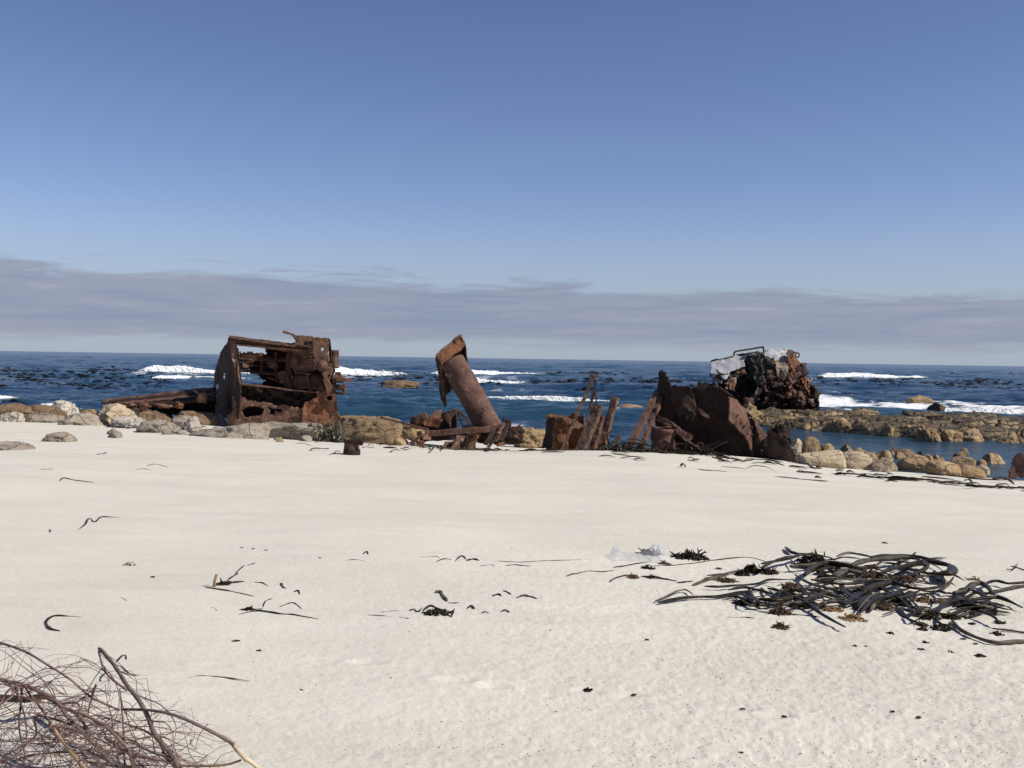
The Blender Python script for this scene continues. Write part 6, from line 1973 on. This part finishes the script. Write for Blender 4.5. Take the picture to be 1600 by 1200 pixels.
def strand_heap(px0, px1, py0, py1, Y, n, mat, label, L=0.45, seed=1, name='kelp_heap', dz=0.0):
    rg = random.Random(seed)
    mb = MB()
    c = P(0.5 * (px0 + px1), 0.5 * (py0 + py1), Y)
    for _ in range(n):
        p = P(rg.uniform(px0, px1), rg.uniform(py0, py1), Y + rg.uniform(-.35, .25))
        pts = [p]
        dr = Vector((rg.uniform(-1, 1), rg.uniform(-.4, .4), rg.uniform(-.9, .3))).normalized()
        for k in range(4):
            dr = (dr + Vector((rg.uniform(-.5, .5), rg.uniform(-.3, .3), rg.uniform(-.6, .2)))).normalized()
            q = pts[-1] + dr * L * .25
            q.z = max(q.z, tz(q.x, q.y) + .01)
            pts.append(q)
        r_ = rg.uniform(.014, .035)
        v, f = tube_geo(catmull(pts, 3), r_, 6, .45)
        mb.add(v, f)
    o = mb.build(name, mat, base=(c.x, c.y, tz(c.x, c.y)))
    return tag(o, label, 'kelp')


gk = G(508, 690)
strand_heap(484, 536, 659, 688, gk.y + 0.15, 150, M['kelp_grey'], 'grey black kelp strands draped between the wide grey slab and the largest tan boulder', .5, 5)
gk = G(100, 662)
strand_heap(120, 170, 655, 664, gk.y + 0.1, 26, M['kelp'], 'loose dark strands draped on the flat grey boulder under the pale pointed slab', .7, 6)
gk = G(205, 668)
strand_heap(180, 232, 660, 672, gk.y - 0.1, 30, M['kelp'], 'looping dark strands in front of the low whitish boulder', .7, 7)
gk = G(900, 712)
strand_heap(940, 1010, 690, 704, 26.4, 60, M['kelp'], 'dark strands piled at the feet of the leaning slabs and twin girders', .6, 8)
strand_heap(1010, 1110, 694, 712, 25.6, 70, M['kelp'], 'dark strands piled along the foot of the torn hull', .6, 9)

# shell grit
rg = np.random.RandomState(4)
gv, gf = [], []
cnt = 0
ntry = 0
GP = []
while len(GP) < 6500 and ntry < 60000:
    ntry += 1
    px = rg.uniform(250, 1640)
    py = 870 + 340 * rg.random() ** 0.9
    if rg.random() > np.clip((px - 250) / 900, 0.10, 1) * (0.45 + 0.55 * (vn2(np.array([px * .006]), np.array([py * .012]), 8)[0] + 1) / 2):
        continue
    GP.append((px, py))
for (px, py) in GP:
    d = ray(px, py)
    Yv = 1.80 / (-d.z / d.y - 0.0335 * 0.9)
    if Yv > 25 or Yv < 0:
        continue
    x = d.x / d.y * Yv
    z = tz(x, Yv)
    s = .0012 + .0035 * rg.random() ** 2.5
    a = rg.uniform(0, 6.28)
    q = [(x + s * 1.6 * math.cos(a), Yv + s * math.sin(a), z), (x - s * math.sin(a), Yv + s * 1.4 * math.cos(a), z + s * .3), (x - s * 1.5 * math.cos(a), Yv - s * math.sin(a), z), (x + s * .2, Yv, z + s * 0.9 + .001)]
    gv.extend(q)
    gf.extend([(cnt, cnt + 1, cnt + 3), (cnt + 1, cnt + 2, cnt + 3), (cnt + 2, cnt, cnt + 3)])
    cnt += 4
link_mesh('shell_grit', gv, gf, M['grit'], kind='stuff')

# ---------------------------------------------------------------- dry shrub in the near corner
gb = G(*cB(560, 860), sea=False)
shrub = thing('dry_shrub', 'tangled dry leafless shrub with broken branch ends in the near left corner', 'shrub', (gb.x, gb.y, tz(gb.x, gb.y)))
BR = [
    ([(565, 192, .40), (650, 290, .37), (720, 400, .33), (790, 490, .28), (840, 580, .23), (880, 680, .18), (960, 780, .12), (1010, 860, .08), (1040, 900, .04)], (13, 19), 'bark'),
    ([(700, 540, .22), (860, 545, .26), (1000, 575, .27), (1150, 640, .24), (1300, 720, .19), (1345, 765, .17)], (9, 15), 'bark'),
    ([(-60, 140, .42), (0, 160, .42), (140, 210, .42), (260, 280, .40), (400, 370, .34), (520, 470, .26), (680, 545, .2)], (9, 7), 'twig'),
    ([(-60, 350, .36), (0, 370, .36), (160, 410, .34), (300, 480, .30), (400, 600, .24), (520, 720, .16), (650, 860, .05)], (15, 12), 'bark'),
    ([(200, 430, .30), (350, 520, .3), (520, 590, .26), (650, 680, .2), (740, 800, .1), (760, 900, .03)], (9, 13), 'twig'),
    ([(290, 625, .34), (340, 700, .28), (400, 780, .2), (480, 880, .08)], (10, 14), 'tan_wood'),
    ([(990, 858, .08), (1200, 860, .1), (1300, 850, .11), (1370, 828, .13)], (10, 8), 'tan_wood'),
    ([(600, 700, .12), (740, 790, .10), (850, 815, .1), (960, 835, .08), (1000, 870, .05)], (14, 15), 'bark'),
    ([(560, 210, .39), (590, 310, .34), (640, 370, .28), (720, 430, .25)], (7, 9), 'bark'),
    ([(680, 420, .30), (690, 520, .22), (700, 640, .14), (705, 760, .06), (710, 880, .0)], (4, 8), 'twig'),
    ([(760, 730, .12), (860, 780, .11), (960, 810, .1)], (8, 12), 'bark'),
]
allpts = []
for (pts, rs_, mt) in BR:
    p3 = [G(*cB(x, y), l_, sea=False) for (x, y, l_) in pts]
    cmv = catmull(p3, 7)
    m = len(cmv)
    rad = [0.8 * (rs_[0] + (rs_[1] - rs_[0]) * i / (m - 1)) / 3.636 / F * cmv[i].y * (1 + .08 * math.sin(i * 1.7)) for i in range(m)]
    v, f = tube_geo(cmv, rad, 9)
    link_mesh('branch', v, f, M[mt], shrub, smooth=True)
    if mt != 'tan_wood' or True:
        allpts.append((cmv, rad))
# middling side branches
rm_ = random.Random(40)
for i in range(12):
    cmv, rad = allpts[rm_.choice([2, 3, 4, 7, 9, 3, 4])]
    p = cmv[rm_.randrange(2, len(cmv) - 3)]
    q = G(*cB(rm_.uniform(-60, 620), rm_.uniform(560, 900)), rm_.uniform(.02, .25), sea=False)
    m1 = p.lerp(q, .35) + Vector((rm_.uniform(-.06, .06), rm_.uniform(-.06, .06), rm_.uniform(.02, .1)))
    m2 = p.lerp(q, .7) + Vector((rm_.uniform(-.06, .06), rm_.uniform(-.06, .06), rm_.uniform(-.02, .07)))
    cmv2 = catmull([p, m1, m2, q], 7)
    rad2 = [.0062 - .0036 * k / (len(cmv2) - 1) for k in range(len(cmv2))]
    v, f = tube_geo(cmv2, rad2, 7)
    link_mesh('side_branch', v, f, M['twig'], shrub, smooth=True)
    allpts.append((cmv2, rad2))
# pale snapped ends
for pts, rs_ in (([(563, 188, .405), (585, 205, .395), (612, 238, .385)], (10, 14)), ([(1330, 748, .178), (1370, 795, .155), (1405, 830, .13)], (15, 17)), ([(1390, 815, .14), (1440, 850, .11), (1490, 900, .07)], (15, 12))):
    p3 = [G(*cB(x, y), l_, sea=False) for (x, y, l_) in pts]
    cmv = catmull(p3, 4)
    m = len(cmv)
    rad = [(rs_[0] + (rs_[1] - rs_[0]) * i / (m - 1)) * 0.85 / 3.636 / F * cmv[i].y for i in range(m)]
    v, f = tube_geo(cmv, rad, 8)
    link_mesh('snapped_end', v, f, M['pale_wood'], shrub, smooth=True)
rs = random.Random(12)


def shrub_limit(px):
    return float(np.interp(px, [-80, 0, 60, 130, 200, 260, 310, 340, 380, 430], [975, 985, 992, 1008, 1030, 1070, 1105, 1130, 1165, 1200]))


tw = []
tries = 0
while len(tw) < 440 and tries < 9000:
    tries += 1
    if rs.random() < .55 or len(tw) < 40:
        cmv, rad = rs.choice(allpts)
        p = cmv[rs.randrange(len(cmv))].copy()
    else:
        q = rs.choice(tw)[0]
        p = q[rs.randrange(1, len(q))].copy()
    px, py = proj(p)
    if px > 330 and rs.random() < .85:
        continue
    L = rs.uniform(.15, .65) * (0.6 if px > 250 else 1)
    az_ = rs.choice([rs.uniform(2.0, 3.6), rs.uniform(-.8, .6), rs.uniform(0, 6.28)])
    dr = Vector((math.cos(az_), math.sin(az_) * .7, rs.uniform(-.7, .75))).normalized()
    pts = [p]
    n_ = 6
    curl = Vector((rs.uniform(-.35, .35), rs.uniform(-.35, .35), rs.uniform(-.4, .2)))
    ok = True
    for k in range(n_):
        dr = (dr + curl * .6 + Vector((rs.uniform(-.32, .32), rs.uniform(-.32, .32), rs.uniform(-.32, .32)))).normalized()
        q = pts[-1] + dr * L / n_
        q.z = max(q.z, tz(q.x, q.y) + .005)
        a_, b_ = proj(q)
        if b_ < shrub_limit(a_) + 3 or a_ > 400 or q.y < 2.2:
            ok = False
            break
        pts.append(q)
    if not ok:
        continue
    r_ = .0010 + .0022 * rs.random() ** 1.6
    tw.append((catmull(pts, 3), r_, L))
tw.sort(key=lambda t_: -t_[1] * t_[2])
rest = MB()
for i, (pts, r_, L) in enumerate(tw):
    m = len(pts)
    v, f = tube_geo(pts, [r_ * (1 - .6 * k / (m - 1)) for k in range(m)], 5)
    if i < 70:
        link_mesh('twig', v, f, M['twig'], shrub, smooth=True)
    else:
        rest.add(v, f)
rest.build('fine_twigs', M['twig'], shrub, smooth=True, kind='stuff')
stalk(cB, 3.636, [(-60, 490, .12), (0, 488, .12), (80, 490, .12), (150, 495, .12), (220, 480, .12), (290, 478, .12)], 26, M['kelp'], 'thick dark kelp stem caught in the left side of the dry shrub', None, .12, flat=.7)
